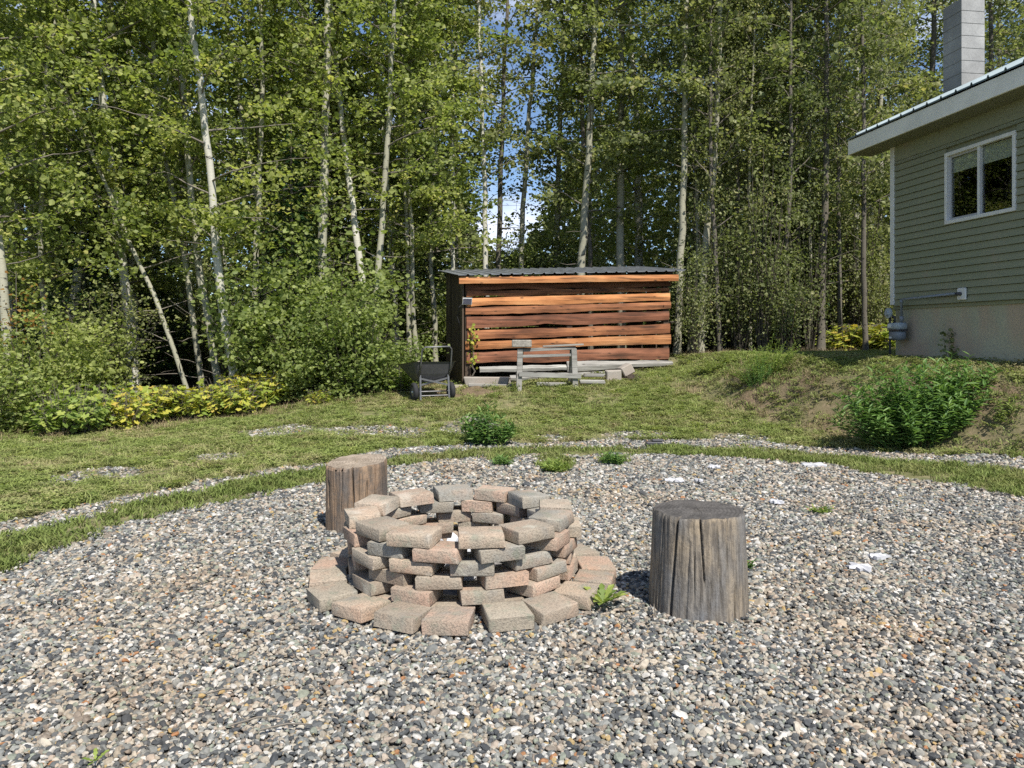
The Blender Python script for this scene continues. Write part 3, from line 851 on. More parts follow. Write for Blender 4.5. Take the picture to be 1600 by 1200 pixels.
# gas meter
gm_root = empty('gas_meter', hw(-0.12, -0.33, h1(*hw(-0.12, -0.33, 0)[:2])), 'grey gas meter with pipes on the house foundation', 'gas meter', None, HA)
GZ0 = gm_root.location.z
def gl(x, y, z): return (x + 0.12, y + 0.33, z - GZ0)      # house-local to meter-local
bd = MB().box(gl(-0.20, -0.47, 1.40), gl(-0.05, -0.19, 1.56)).build('lower_case', METER_GREY, gm_root, O0, bevel=0.035, smooth=True)
up = MB().box(gl(-0.21, -0.48, 1.565), gl(-0.045, -0.18, 1.68)).build('upper_case', METER_PALE, gm_root, O0, bevel=0.025, smooth=True)
MB().box(gl(-0.206, -0.48, 1.552), gl(-0.05, -0.18, 1.573)).build('seam_flange', IRON, gm_root, O0)
MB().box(gl(-0.217, -0.30, 1.60), gl(-0.211, -0.21, 1.66)).build('index_window', WHITE, up, O0)
MB().box(gl(-0.206, -0.29, 1.43), gl(-0.2005, -0.23, 1.46)).build('badge', WHITE, bd, O0)
pp = MB()
pp.tube([gl(-0.12, -0.42, 1.67), gl(-0.12, -0.42, 2.02), gl(-0.12, -0.46, 2.05), gl(-0.11, -1.58, 2.08)], 0.018, 10)
pp.tube([gl(-0.12, -0.42, 1.70), gl(-0.12, -0.42, 1.78)], 0.032, 10)
pp.tube([gl(-0.12, -0.42, 1.99), gl(-0.12, -0.42, 2.045)], 0.028, 10)
pp.build('outlet_pipe', METER_GREY, gm_root, O0, smooth=True)
ip_ = MB()
ip_.tube([gl(-0.12, -0.25, 1.67), gl(-0.12, -0.25, 1.78), gl(-0.12, -0.16, 1.80)], 0.018, 10)
ip_.tube([gl(-0.12, -0.13, 1.86), gl(-0.12, -0.13, 1.02)], 0.017, 10)
ip_.tube([gl(-0.12, -0.13, 1.60), gl(-0.12, -0.13, 1.66)], 0.030, 10)
ip_.build('inlet_pipe', IRON, gm_root, O0, smooth=True)
rg = MB(); rg.tube([gl(-0.20, -0.14, 1.84), gl(-0.17, -0.14, 1.84), gl(-0.165, -0.14, 1.84), gl(-0.14, -0.14, 1.84), gl(-0.11, -0.14, 1.84)], [0.035, 0.05, 0.085, 0.085, 0.045], 18)
rg.build('regulator', METER_PALE, gm_root, O0, smooth=False)
# pipe entry cover
pc_ = empty('pipe_cover', hw(-0.03, -1.63, 1.985), 'white plastic cover plate where the gas pipe enters the siding', 'cover plate', None, HA)
MB().box((-0.02, -0.085, 0.0), (0.012, 0.085, 0.175)).build('plate', WHITE, pc_, O0, bevel=0.012)
MB().tube([(-0.075, 0.03, 0.09), (-0.012, 0.0, 0.09)], 0.026, 10).build('collar', IRON, pc_, O0)

# ------------------------------------------------------------------ fire pit
PC = (-0.307, 4.69, 0.0)
pit = empty('fire_pit', PC, 'round fire pit of loosely stacked tumbled concrete bricks with gaps', 'fire pit')
def brick_proto(i, w, d, h):
    r = random.Random(900 + i)
    bm = bmesh.new(); bmesh.ops.create_cube(bm, size=1.0)
    for v in bm.verts:
        tp = 1.0 if v.co.y < 0 else r.uniform(0.90, 0.97)
        v.co = Vector((v.co.x * w * tp, v.co.y * d, v.co.z * h))
        v.co += Vector((r.uniform(-1, 1) * 0.006, r.uniform(-1, 1) * 0.006, r.uniform(-1, 1) * 0.003))
    bmesh.ops.bevel(bm, geom=list(bm.edges), offset=0.008, segments=2, affect='EDGES', profile=0.6)
    for v in bm.verts: v.co += Vector((r.uniform(-1, 1), r.uniform(-1, 1), r.uniform(-1, 1))) * 0.0026
    me = bpy.data.meshes.new('brick'); bm.to_mesh(me); bm.free()
    me.materials.append(BRICK); smooth_by_angle(me, 50)
    return me
BP = [brick_proto(i, 0.242 + 0.012 * math.sin(i * 2.1), 0.200 + 0.01 * math.cos(i * 1.7), 0.0715) for i in range(7)]
BB = [brick_proto(20 + i, 0.238, 0.215, 0.072) for i in range(5)]
br = random.Random(31)
def put_brick(me, ang, rad, z, jr=0.012, ja=1.5, tilt=1.2, extra=0.0):
    a = R(ang + br.uniform(-ja, ja)); rr = rad + br.uniform(-jr, jr)
    o = link('brick', me, pit, (rr * math.sin(a), -rr * math.cos(a), z),
             (R(br.uniform(-tilt, tilt)), R(br.uniform(-tilt, tilt)), a + R(br.uniform(-4, 4) + extra)))
    return o
for i in range(19):
    put_brick(BB[i % 5], 0.5 + i * 360 / 19, 0.815, 0.043, 0.02, 1.6, 2.5, br.uniform(-5, 5))
CZ = [0.032, 0.105, 0.1785, 0.252, 0.3255, 0.399]
PH = [-6, 12, -7, 12, -6, 11]
for c in range(6):
    for i in range(12):
        if c == 5 and i in (4, 7): extra = br.choice((-14, 16))
        else: extra = br.uniform(-6, 6) if c < 4 else br.uniform(-12, 12)
        put_brick(BP[br.randrange(7)], PH[c] + i * 30, 0.59 + 0.006 * math.sin(c * 2), CZ[c] + 0.004 * (c > 0), 0.022, 3.0, 1.0, extra)
# ash bed, charred sticks and a crumpled foil sheet inside
g = np.random.default_rng(77)
n_r, n_a = 8, 28
V = [(0, 0, 0.05)]
for i in range(1, n_r + 1):
    for k in range(n_a):
        t = 2 * math.pi * k / n_a; rr = 0.485 * i / n_r
        V.append((rr * math.cos(t), rr * math.sin(t), 0.055 - 0.05 * (i / n_r) ** 2 + g.uniform(-0.012, 0.012)))
Fs = [(0, 1 + k, 1 + (k + 1) % n_a) for k in range(n_a)]
for i in range(n_r - 1):
    for k in range(n_a):
        a, b = 1 + i * n_a + k, 1 + i * n_a + (k + 1) % n_a
        Fs.append((a, a + n_a, b + n_a, b))
MB().add(V, Fs).build('ash_bed', ASH, pit, O0, smooth=True)
for i in range(5):
    a = g.uniform(0, 6.28); x0, y0 = g.uniform(-.2, .2, 2); L = g.uniform(.15, .28)
    o_ = MB().tube([(x0, y0, .075), (x0 + L * .5 * math.cos(a), y0 + L * .5 * math.sin(a), .09), (x0 + L * math.cos(a), y0 + L * math.sin(a), .085)], [.025, .03, .018], 7)
    ob = o_.build('charred_stick', CHAR, None, (-PC[0], -PC[1], 0))
    tag(ob, 'charred stick lying in the ash inside the fire pit', 'stick', 'charred sticks inside the fire pit')
fo = []
for i in range(7):
    for j in range(7):
        fo.append((-0.12 + i * 0.035 + g.normal(0, .01), -0.30 + j * 0.03 + g.normal(0, .01), 0.20 + 0.12 * math.exp(-((i - 2.5) ** 2 + (j - 3) ** 2) / 6) + g.normal(0, .025)))
ff = [(i * 7 + j, (i + 1) * 7 + j, (i + 1) * 7 + j + 1, i * 7 + j + 1) for i in range(6) for j in range(6)]
b_ = [(a, b, c - 0.18) for a, b, c in fo]
fo2 = MB().add(fo + b_, ff + [tuple(49 + q for q in reversed(f)) for f in ff] +
     [(i * 7, 49 + i * 7, 49 + (i + 1) * 7, (i + 1) * 7) for i in range(6)] + [((i + 1) * 7 + 6, 49 + (i + 1) * 7 + 6, 49 + i * 7 + 6, i * 7 + 6) for i in range(6)] +
     [(j + 1, 49 + j + 1, 49 + j, j) for j in range(6)] + [(42 + j, 91 + j, 92 + j, 43 + j) for j in range(6)])
tag(fo2.build('crumpled_paper', FOIL, None, (-PC[0], -PC[1], 0.0)), 'crumpled pale grey paper lump inside the fire pit', 'paper')

# ------------------------------------------------------------------ stumps
def stump(cx, cy, r0, r1, hgt, seed, ms, mt, label, cracks, tiltx=0.0, slope=(0, 0)):
    root = empty('log_stump', (cx, cy, -0.02), label, 'stump', 'cut log seats')
    root.rotation_euler = (tiltx, 0, 0)
    g = np.random.default_rng(seed)
    na, nz = 320, 30
    ph = g.uniform(0, 6.28, 8); am = g.uniform(0.3, 1.0, 8)
    def rad(t, u):
        s = sum(am[k] * math.sin((k + 1) * t + ph[k]) / (k + 1.5) for k in range(8)) * 0.012
        fl = sum(math.sin((15 + 9 * k) * t + ph[k] * 3 + 1.3 * math.sin(3 * u + k)) for k in range(5)) * 0.0007
        rr = r0 + (r1 - r0) * u + s + fl
        for (ct, wdt, dep, u0, u1, skew) in cracks:
            dt = (t - (ct + skew * (u - 0.5)) + math.pi) % (2 * math.pi) - math.pi
            if u0 <= u <= u1:
                e = min(1, (u - u0) / 0.08 + (u0 <= 0), (u1 - u) / 0.08 + (u1 >= 1))
                rr -= dep * max(0, e) * math.exp(-(dt / wdt) ** 2)
        return rr
    V, Fs = [], []
    for j in range(nz + 1):
        u = j / nz
        for i in range(na):
            t = 2 * math.pi * i / na; rr = rad(t, u)
            if j == nz: rr -= 0.006
            zz = u * hgt
            if j >= nz - 1:
                zz += (slope[0] * math.cos(t) + slope[1] * math.sin(t)) * rr * (1 if j == nz else 0.9)
                if j == nz: zz += 0.003 * math.sin(4 * t + ph[0]) + 0.0025 * math.sin(13 * t + ph[1])
            V.append((rr * math.cos(t), rr * math.sin(t), zz))
    for j in range(nz):
        for i in range(na):
            a, b = j * na + i, j * na + (i + 1) % na
            Fs.append((a, b, b + na, a + na))
    o = MB().add(V, Fs).build('log_side', ms, root, O0, smooth=True)
    topring = V[-na:]
    V2, F2 = list(topring), []
    m = 14
    for k in range(1, m + 1):
        f = 1 - k / (m + 0.5)
        for i in range(na // 2):
            p = topring[i * 2]
            V2.append((p[0] * f, p[1] * f, p[2] * f + hgt * (1 - f) + g.normal(0, 0.0022) - 0.002))
    c = na; h2 = na // 2
    for i in range(h2):
        F2 += [(2 * i, (2 * i + 1) % na, c + i), ((2 * i + 1) % na, (2 * i + 2) % na, c + (i + 1) % h2), ((2 * i + 1) % na, c + (i + 1) % h2, c + i)]
    for k in range(m - 1):
        for i in range(h2):
            a, b = c + k * h2 + i, c + k * h2 + (i + 1) % h2
            F2.append((a, b, b + h2, a + h2))
    F2.append(tuple(c + (m - 1) * h2 + i for i in range(h2)))
    MB().add(V2, F2).build('cut_face', mt, root, O0, smooth=True)
    return root
A = lambda d: R(d - 90)
stump(1.035, 4.235, 0.268, 0.246, 0.545, 3, STUMP_SIDE, STUMP_TOP, 'thick grey weathered log stump with dark cut top and long cracks', 
      [(A(-44), .020, .06, 0.0, 1, .14), (A(-7), .014, .04, .35, 1, -.15), (A(-26), .03, .010, .0, .8, .1), (A(12), .010, .024, .1, .9, -.1), (A(34), .016, .03, 0, .35, .05), (A(58), .014, .02, 0, 1, .0), (A(-66), .012, .02, 0, 1, .1), (A(22), .008, .02, .3, 1, .06), (A(-18), .008, .018, .1, .7, .03), (A(44), .008, .018, .4, 1, -.04), (A(2), .007, .015, 0, .5, .1), (A(120), .02, .05, 0, 1, 0)])
xb, yb = px(550, 832)
stump(xb, yb + 0.19, 0.232, 0.23, 0.53, 9, STUMP_SIDE_B, STUMP_TOP_B, 'brown split log stump with rough pale top behind the fire pit',
      [(A(5), .018, .05, 0, 1, -.1), (A(-55), .05, .03, .35, .75, .0), (A(30), .03, .022, .2, .8, .1), (A(-20), .012, .02, .3, 1, .1), (A(48), .02, .03, .4, 1, 0), (A(-36), .008, .02, 0, .7, .05), (A(16), .008, .02, .2, .9, 0)], 0.0, (0.06, 0.08))

# ------------------------------------------------------------------ woodshed
SA = R(14)
SZ = 0.40
shed = empty('woodshed', (-0.945, 15.0, SZ), 'open woodshed of rough orange slab boards with metal lean-to roof', 'shed', None, SA)
def zl(y, Y=15.0): return CH + (HY - y) * Y / F - SZ
def zr(y, Y=16.1): return CH + (HY - y) * Y / F - SZ
SWD = 4.43
def roofz(w, d): return 2.65 - SZ + 0.0376 * w + 0.115 * (d + 0.22)
def live_plank(name, w0, w1, lt, lb, rt, rb, d0, thick, mat, parent, wav=0.02, seed=0, lean=0.0, label=None):
    g = np.random.default_rng(seed)
    n = 60
    def walk():
        a = g.normal(0, 1, n + 1); k = np.ones(7) / 7
        f = np.convolve(np.r_[a[:3], a, a[-3:]], k, 'valid')
        b = g.normal(0, 1, 9); lo = np.interp(np.arange(n + 1), np.linspace(0, n, 9), b)
        return (f * 0.9 + lo * 0.6) * wav
    et, eb = walk() * 0.6, walk()
    bow = g.normal(0, 1) * 0.01
    V, Fs = [], []
    for i in range(n + 1):
        t = i / n; w = w0 + (w1 - w0) * t
        zt = lt + (rt - lt) * t + et[i]; zb = lb + (rb - lb) * t + eb[i]
        dd = d0 + bow * math.sin(math.pi * t)
        zm = (zt + zb) / 2
        V += [(w, dd, zb), (w, dd - 0.012, zm), (w, dd + lean, zt), (w, dd + thick + lean, zt), (w, dd + thick, zb)]
    for i in range(n):
        b = i * 5
        for k in range(5): Fs.append((b + k, b + (k + 1) % 5, b + 5 + (k + 1) % 5, b + 5 + k))
    Fs += [(4, 3, 2, 1, 0), tuple(n * 5 + k for k in range(5))]
    return MB().add(V, Fs).build(name, mat, parent, O0, label=label)
live_plank('fascia_board', -0.13, 4.52, zl(433, 14.9), zl(444, 14.9), zr(429.5, 16), zr(439, 16), -0.175, 0.03, SHED_BRIGHT, shed, 0.004, 1)
BO = [(444, 454, 439, 449, SHED_BROWN), (454.5, 464, 449.5, 455.5, SHED_WOOD), (465.5, 478, 457.5, 471.5, SHED_BRIGHT), (480, 493, 472, 482.5, SHED_WOOD),
      (495.5, 513.5, 486, 502, SHED_BROWN), (516, 531.5, 506, 521.5, SHED_WOOD), (534, 547, 522.5, 538.5, SHED_BRIGHT), (549.5, 568, 543, 561, SHED_BROWN)]
for i, (a, b, c_, d_, m_) in enumerate(BO):
    live_plank('wall_plank', 0.03 + 0.02 * (i % 3), SWD - 0.02 * ((i * 2) % 3), zl(a) - .004, zl(b) + .007, zr(c_) - .004, zr(d_) + .007, 0.0, 0.035, m_, shed, 0.015, 40 + i)
for i, (w0, w1, a, b, c_, d_, dd) in enumerate([(0.30, 2.5, 573, 582, 566, 574, -0.09), (2.1, 4.42, 566, 583, 563, 569.5, -0.12), (0.9, 3.1, 586, 594, 577, 586, -0.17), (0.05, 1.2, 592, 603, 590, 600, -0.12), (1.9, 3.4, 596, 603, 590, 596, -0.2)]):
    lb_ = live_plank('loose_board', w0, w1, zl(a), zl(b), zr(c_) if w1 > 4 else zl(a) + (zr(c_) - zl(a)) * w1 / 4.43, zr(d_) if w1 > 4 else zl(b) + (zr(d_) - zl(b)) * w1 / 4.43, dd, 0.03, GREY_WOOD, None, 0.012, 60 + i, 0.05)
    lb_.location = shed.location; lb_.rotation_euler = (0, 0, SA)
    tag(lb_, ('long grey board low across the shed front behind the sawhorse', 'wide grey board sloping to the open end of the shed', 'grey board lying low between the sawhorse legs', 'short grey board at the vine end of the shed front', 'short grey board on the ground beside the concrete slab')[i], 'board', 'loose grey boards at the shed foot')
# corner posts
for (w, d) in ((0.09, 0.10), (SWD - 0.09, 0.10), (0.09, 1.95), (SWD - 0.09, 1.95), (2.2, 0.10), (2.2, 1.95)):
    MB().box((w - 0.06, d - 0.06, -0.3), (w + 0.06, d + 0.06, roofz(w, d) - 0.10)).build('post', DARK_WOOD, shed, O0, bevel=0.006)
# side boards, upright, with their shade put into the dark wood colour
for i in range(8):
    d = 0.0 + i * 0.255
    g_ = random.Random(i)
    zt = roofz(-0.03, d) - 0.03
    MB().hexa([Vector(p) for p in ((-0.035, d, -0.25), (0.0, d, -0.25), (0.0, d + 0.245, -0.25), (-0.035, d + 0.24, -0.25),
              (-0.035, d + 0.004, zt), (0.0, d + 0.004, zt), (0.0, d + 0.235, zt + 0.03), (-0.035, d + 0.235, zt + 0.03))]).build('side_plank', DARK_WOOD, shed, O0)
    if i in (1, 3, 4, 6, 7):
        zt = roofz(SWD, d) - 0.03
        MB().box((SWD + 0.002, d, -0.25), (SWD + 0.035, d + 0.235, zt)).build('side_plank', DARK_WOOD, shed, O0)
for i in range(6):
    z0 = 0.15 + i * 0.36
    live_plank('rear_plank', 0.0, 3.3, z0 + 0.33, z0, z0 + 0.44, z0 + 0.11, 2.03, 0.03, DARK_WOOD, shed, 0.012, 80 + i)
# roof
prof = []; w = -0.15
while w < 4.62:
    prof += [(w, 0), (w + 0.155, 0), (w + 0.175, 0.024), (w + 0.20, 0.024)]; w += 0.22
V = []
for d in (-0.22, 2.35):
    for ww, l in prof: V.append((ww, d, roofz(ww, d) + l))
k = len(prof)
Fs = [(i, i + 1, k + i + 1, k + i) for i in range(k - 1)]
b0 = 2 * k
V2 = [(a, b, c - 0.008) for a, b, c in V]
Fs += [tuple(b0 + q for q in reversed(f)) for f in list(Fs)] + [(i, b0 + i, b0 + i + 1, i + 1) for i in range(k - 1)] + [(k + i + 1, b0 + k + i + 1, b0 + k + i, k + i) for i in range(k - 1)]
MB().add(V + V2, Fs).build('roof_sheet', SHED_ROOF, shed, O0)
for i in range(5):
    w = 0.05 + i * 1.08
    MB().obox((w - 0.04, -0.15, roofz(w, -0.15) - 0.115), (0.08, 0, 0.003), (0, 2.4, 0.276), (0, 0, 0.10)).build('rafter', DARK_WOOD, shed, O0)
def sw(w, d, z):
    c, s = math.cos(SA), math.sin(SA)
    return Vector((-0.945 + c * w - s * d, 15.0 + s * w + c * d, z))
# solar lamp on the shed corner
SOLAR = flat('solar_cell', (0.10, 0.10, 0.14), 0.3, 0.5, 0.15)
sl_ = empty('solar_panel', sw(0.05, -0.06, CH + (HY - 476) * 14.9 / F), 'small solar panel with white frame fixed high on the shed corner', 'solar panel', None, SA)
MB().obox((-0.09, 0.02, 0.0), (0.19, 0, 0), (0, -0.05, 0.13), (0, 0.012, 0.005)).build('frame', WHITE, sl_, O0, bevel=0.003)
MB().obox((-0.078, 0.0105, 0.012), (0.166, 0, 0), (0, -0.041, 0.107), (0, -0.006, -0.0024)).build('cell', SOLAR, sl_, O0)
MB().tube([(0.0, 0.02, 0.05), (0.0, 0.075, 0.05)], 0.012, 8).build('bracket', IRON, sl_, O0)
MB().tube([(-0.09, 0.03, 0.02), (-0.15, 0.06, -0.05), (-0.165, 0.2, -0.22), (-0.10, 0.22, -0.4)], 0.006, 6).build('cable', IRON, sl_, O0)

# sawhorse in front of the shed
sx, sy = (855 - 800) / F * 14.2, 14.2
szg = h1(sx, sy)
saw = empty('sawhorse', (sx, sy, szg), 'grey weathered timber sawhorse standing before the woodshed', 'sawhorse', None, R(3))
tz = CH + (HY - 545) * 14.2 / F - szg
for s_ in (-1, 1):
    MB().beam((s_ * 0.53, -0.02, -0.08), (s_ * 0.525 - 0.02 * s_, 0.02, tz), 0.10, 0.05, (0, 1, 0)).build('leg', GREY_WOOD, saw, O0, bevel=0.004)
    MB().beam((s_ * 0.50, 0.55, -0.08), (s_ * 0.48, 0.08, tz - 0.02), 0.09, 0.05, (0, 1, 0)).build('leg', GREY_WOOD, saw, O0, bevel=0.004)
    MB().beam((s_ * 0.565, 0.0, 0.25), (s_ * 0.545, 0.40, 0.27), 0.03, 0.09).build('side_brace', GREY_WOOD, saw, O0)
MB().beam((-0.50, 0.06, tz - 0.03), (0.54, 0.06, tz + 0.02), 0.09, 0.06).build('top_rail', GREY_WOOD, saw, O0, bevel=0.004)
MB().beam((-0.47, 0.03, tz - 0.14), (0.47, 0.03, tz - 0.115), 0.035, 0.05).build('upper_rail', GREY_WOOD, saw, O0, bevel=0.003)
MB().beam((-0.53, -0.05, 0.285), (0.63, -0.055, 0.245), 0.035, 0.09).build('lower_rail', GREY_WOOD, saw, O0, bevel=0.003)
BLOCK = flat('weathered_block', (0.25, 0.23, 0.20), 0.9, 0.1, 0.35, 30, bump=0.5)
blk = MB().box((-0.66, -0.08, tz + 0.028), (-0.29, 0.17, tz + 0.165)).build('wood_block', BLOCK, None, (-sx, -sy, -szg), bevel=0.015)
tag(blk, 'squared weathered block resting on the end of the sawhorse', 'block')
pl = MB().beam((-0.08, 0.06, tz + 0.045), (0.68, 0.07, tz + 0.082), 0.12, 0.03).build('loose_plank', GREY_WOOD, None, (-sx, -sy, -szg), bevel=0.003)
tag(pl, 'thin grey plank laid along the top of the sawhorse', 'plank')
# slabs, boards and a root lump beside the sawhorse
def at(u, v, Y): return ((u - CXP) / F * Y, Y, CH + (HY - v) * Y / F)
def rough_box(name, u0, u1, v0, v1, Y, dep, mat, label, cat, rz=0.0, ry=0.0, group=None):
    x0, _, z1 = at(u0, v0, Y); x1, _, z0 = at(u1, v1, Y)
    w, hgt = x1 - x0, z1 - z0
    g_ = random.Random(int(u0 * 7 + v0))
    P = []
    for zz in (-hgt / 2, hgt / 2):
        for (xx, yy) in ((-w / 2, -dep / 2), (w / 2, -dep / 2), (w / 2, dep / 2), (-w / 2, dep / 2)):
            P.append(Vector((xx + g_.uniform(-1, 1) * .08 * w, yy + g_.uniform(-1, 1) * .05 * dep, zz + g_.uniform(-1, 1) * .06 * hgt)))
    o = MB().hexa(P).build(name, mat, None, None, bevel=min(0.015, hgt * .15))
    o.location = ((x0 + x1) / 2, Y + dep / 2, (z0 + z1) / 2); o.rotation_euler = (0, ry, rz)
    return tag(o, label, cat, group)
rough_box('concrete_slab', 947, 971, 579, 601, 14.7, 0.12, SLAB, 'square beige concrete slab propped upright beside the sawhorse', 'slab')
rough_box('concrete_block', 970, 989, 571, 586, 14.8, 0.25, SLAB, 'tilted beige block perched on a dark root lump', 'block', 0.2, -0.5)
rough_box('floor_slab', 728, 795, 590, 606, 14.75, 0.35, SLAB, 'low pale slab at the foot of the shed corner', 'slab')
rough_box('corner_stone', 707, 722, 602, 613, 14.6, 0.2, SLAB, 'small pale stone under the dark shed corner', 'stone')
rough_box('step_slab', 1002, 1035, 586, 599, 15.3, 0.3, SLAB, 'flat pale slab half sunk in grass by the shed', 'slab')
for (u0, u1, v0, v1, Y) in ((912, 946, 584, 589, 14.5), (905, 944, 594, 600, 14.3), (838, 890, 598, 604, 14.4), (735, 800, 600, 605, 14.6)):
    rough_box('board_offcut', u0, u1, v0, v1, Y, 0.16, GREY_WOOD, 'grey board offcut lying in the grass before the woodshed', 'board', random.Random(u0).uniform(-.2, .2), 0.02, 'grey offcuts by the woodshed')
g = np.random.default_rng(5)
bm = bmesh.new(); bmesh.ops.create_icosphere(bm, subdivisions=3, radius=0.22)
for v in bm.verts:
    d = v.co.normalized(); k = 0.75 + 0.35 * math.sin(d.x * 9 + 1) * math.sin(d.y * 11) * math.cos(d.z * 8) + random.uniform(-.09, .09)
    v.co = Vector((v.co.x * 1.1 * k, v.co.y * 0.9 * k, v.co.z * 0.7 * k))
me = bpy.data.meshes.new('root_lump'); bm.to_mesh(me); bm.free(); me.materials.append(DARK_WOOD)
rx_, ry_, rz_ = at(988, 594, 14.8)
tag(link('root_lump', me, None, (rx_, ry_, rz_ - 0.0)), 'dark knotted root lump holding up the tilted block', 'root')

# two-wheeled yard cart left of the shed
TUB = flat('black_plastic', (0.055, 0.055, 0.062), 0.42, 0.5, 0.2, 5)
STEEL = flat('grey_steel', (0.15, 0.15, 0.155), 0.45, 0.5, 0.2, 20, 0.5)
RUB = flat('rubber', (0.03, 0.03, 0.032), 0.8, 0.2)
kx, ky = (679 - 800) / F * 13.25, 13.25
kz = h1(kx, ky)
cart = empty('yard_cart', (kx, ky, kz), 'black two-wheeled garden cart with a steel loop handle beside the shed', 'garden cart', None, R(24))
def loop(w, l0, l1, z0, z1):   # rounded rectangle loop
    pts = []
    for (cx, cy, a0) in ((w / 2 - .08, l0 + .08, -90), (w / 2 - .08, l1 - .08, 0), (-w / 2 + .08, l1 - .08, 90), (-w / 2 + .08, l0 + .08, 180)):
        for k in range(4):
            a = R(a0 + 30 * k); x, y = cx + .08 * math.cos(a), cy + .08 * math.sin(a)
            pts.append((x, y, z0 + (z1 - z0) * (y - l0) / (l1 - l0)))
    return pts
Ls = [loop(0.46, 0.10, 0.66, 0.33, 0.35), loop(0.64, 0.02, 0.86, 0.48, 0.50), loop(0.76, -0.06, 1.04, 0.69, 0.60), loop(0.80, -0.08, 1.06, 0.695, 0.605), loop(0.74, -0.05, 1.03, 0.685, 0.595), loop(0.44, 0.11, 0.65, 0.35, 0.365)]
V = [p for L in Ls for p in L]; n = 16
Fs = [(i * n + k, i * n + (k + 1) % n, (i + 1) * n + (k + 1) % n, (i + 1) * n + k) for i in range(5) for k in range(n)]
Fs += [tuple(range(n - 1, -1, -1)), tuple(5 * n + k for k in range(n))]
tub = MB().add(V, Fs).build('tub', TUB, cart, O0, smooth=False)
MB().tube([(-0.27, 0.02, 0.42), (-0.27, -0.10, 0.70), (-0.265, -0.14, 0.90), (-0.22, -0.16, 0.945), (0.22, -0.16, 0.955), (0.265, -0.14, 0.91), (0.27, -0.10, 0.70), (0.27, 0.02, 0.42)], 0.014, 8).build('handle', STEEL, cart, O0, smooth=True)
for s_ in (-1, 1):
    MB().beam((s_ * 0.255, 0.02, 0.46), (s_ * 0.26, -0.02, 0.03), 0.03, 0.03, (0, 1, 0)).build('leg', STEEL, cart, O0)
    wh = MB()
    wx = s_ * 0.335
    ring = []
    pts = [(wx + 0.0, 0.10 + 0.12 * math.cos(R(a)), 0.165 + 0.12 * math.sin(R(a))) for a in range(0, 361, 20)]
    wh.tube(pts, 0.045, 10, False)
    w_o = wh.build('tyre', RUB, cart, O0, smooth=True)
    MB().tube([(wx - 0.03, 0.10, 0.165), (wx + 0.03, 0.10, 0.165)], 0.085, 16).build('rim', STEEL, w_o, O0)
    MB().tube([(wx - 0.045, 0.10, 0.165), (wx + 0.045, 0.10, 0.165)], 0.02, 8).build('hub_cap', WHITE, w_o, O0)
    MB().beam((s_ * 0.25, 0.02, 0.40), (-s_ * 0.25, 0.035 + 0.03 * s_, 0.28), 0.02, 0.03).build('cross_brace', STEEL, cart, O0)
MB().tube([(-0.34, 0.10, 0.165), (0.34, 0.10, 0.165)], 0.012, 8).build('axle', STEEL, cart, O0)
MB().tube([(-0.26, 0.0, 0.10), (0.26, 0.0, 0.10)], 0.011, 8).build('foot_bar', STEEL, cart, O0)

# ------------------------------------------------------------------ litter on the gravel
SCRAP = flat('white_scrap', (0.44, 0.44, 0.46), 0.7, 0.2, 0.12, 30, bump=0.5)
def scrap(u, v, w_px, seed, lab, elong=1.0, mat=SCRAP):
    X, Y = px(u, v); g = random.Random(seed); rr = w_px / 2 / F * Y
    pts = []
    n = 22
    for k in range(n):
        t = 2 * math.pi * k / n; q = rr * (0.55 + 0.45 * g.random())
        pts.append((q * math.cos(t), q * 1.1 * elong * math.sin(t)))
    zb = 0.016
    V = [(0, 0, zb + 0.012)] + [(a, b, zb + g.uniform(-.012, .016)) for a, b in pts] + [(0, 0, zb - 0.01)] + [(a, b, zb - 0.012) for a, b in pts]
    Fs = [(0, 1 + k, 1 + (k + 1) % n) for k in range(n)] + [(n + 1, n + 2 + (k + 1) % n, n + 2 + k) for k in range(n)] + [(1 + k, n + 2 + k, n + 2 + (k + 1) % n, 1 + (k + 1) % n) for k in range(n)]
    o = MB().add(V, Fs).build('plastic_scrap', mat, None, None)
    o.location = (X, Y, 0.0)
    return tag(o, lab, 'scrap', 'white scraps lying on the gravel')
GL = 'white scraps lying on the gravel'
scrap(1343, 888, 44, 1, 'largest torn white scrap on the gravel, with a smaller piece touching it')
scrap(1372, 872, 40, 2, 'torn white scrap touching the largest white scrap on the gravel', 0.7)
scrap(1214, 786, 26, 3, 'single white scrap on open gravel beyond the grey stump')
for i, (u, v, w) in enumerate(((1055, 752, 34), (1092, 752, 18), (1116, 731, 26), (1270, 728, 46))):
    scrap(u, v, w, 10 + i, 'thin white scrap on the gravel close to the grass rim', 0.8)
X_, Y_ = px(1022, 698)
ds = MB().box((-0.11, -0.06, 0.0), (0.11, 0.06, 0.05)).box((-0.03, -0.04, 0.051), (0.13, 0.05, 0.08)).build('dark_scrap', TUB, None, None, bevel=0.01)
ds.location = (X_, Y_, 0.02); tag(ds, 'small black scrap lying in the narrow gravel strip', 'scrap')
rng_s = random.Random(8)
for i in range(10):                                                 # little twigs
    u, v = rng_s.uniform(60, 1560), rng_s.uniform(800, 1150)
    X_, Y_ = px(u, v)
    if math.hypot(X_ - PC[0], Y_ - PC[1]) < 1.1: continue
    a = rng_s.uniform(0, 3.14); L = rng_s.uniform(.05, .12)
    o = MB().tube([(-L * math.cos(a), -L * math.sin(a), .022), (0, .01, .03), (L * math.cos(a), L * math.sin(a), .024)], [.004, .004, .002], 5).build('fallen_twig', TWIG, None, None)
    o.location = (X_, Y_, 0.004); tag(o, 'thin fallen twig lying on the pebbles', 'twig', 'twigs fallen on the gravel')
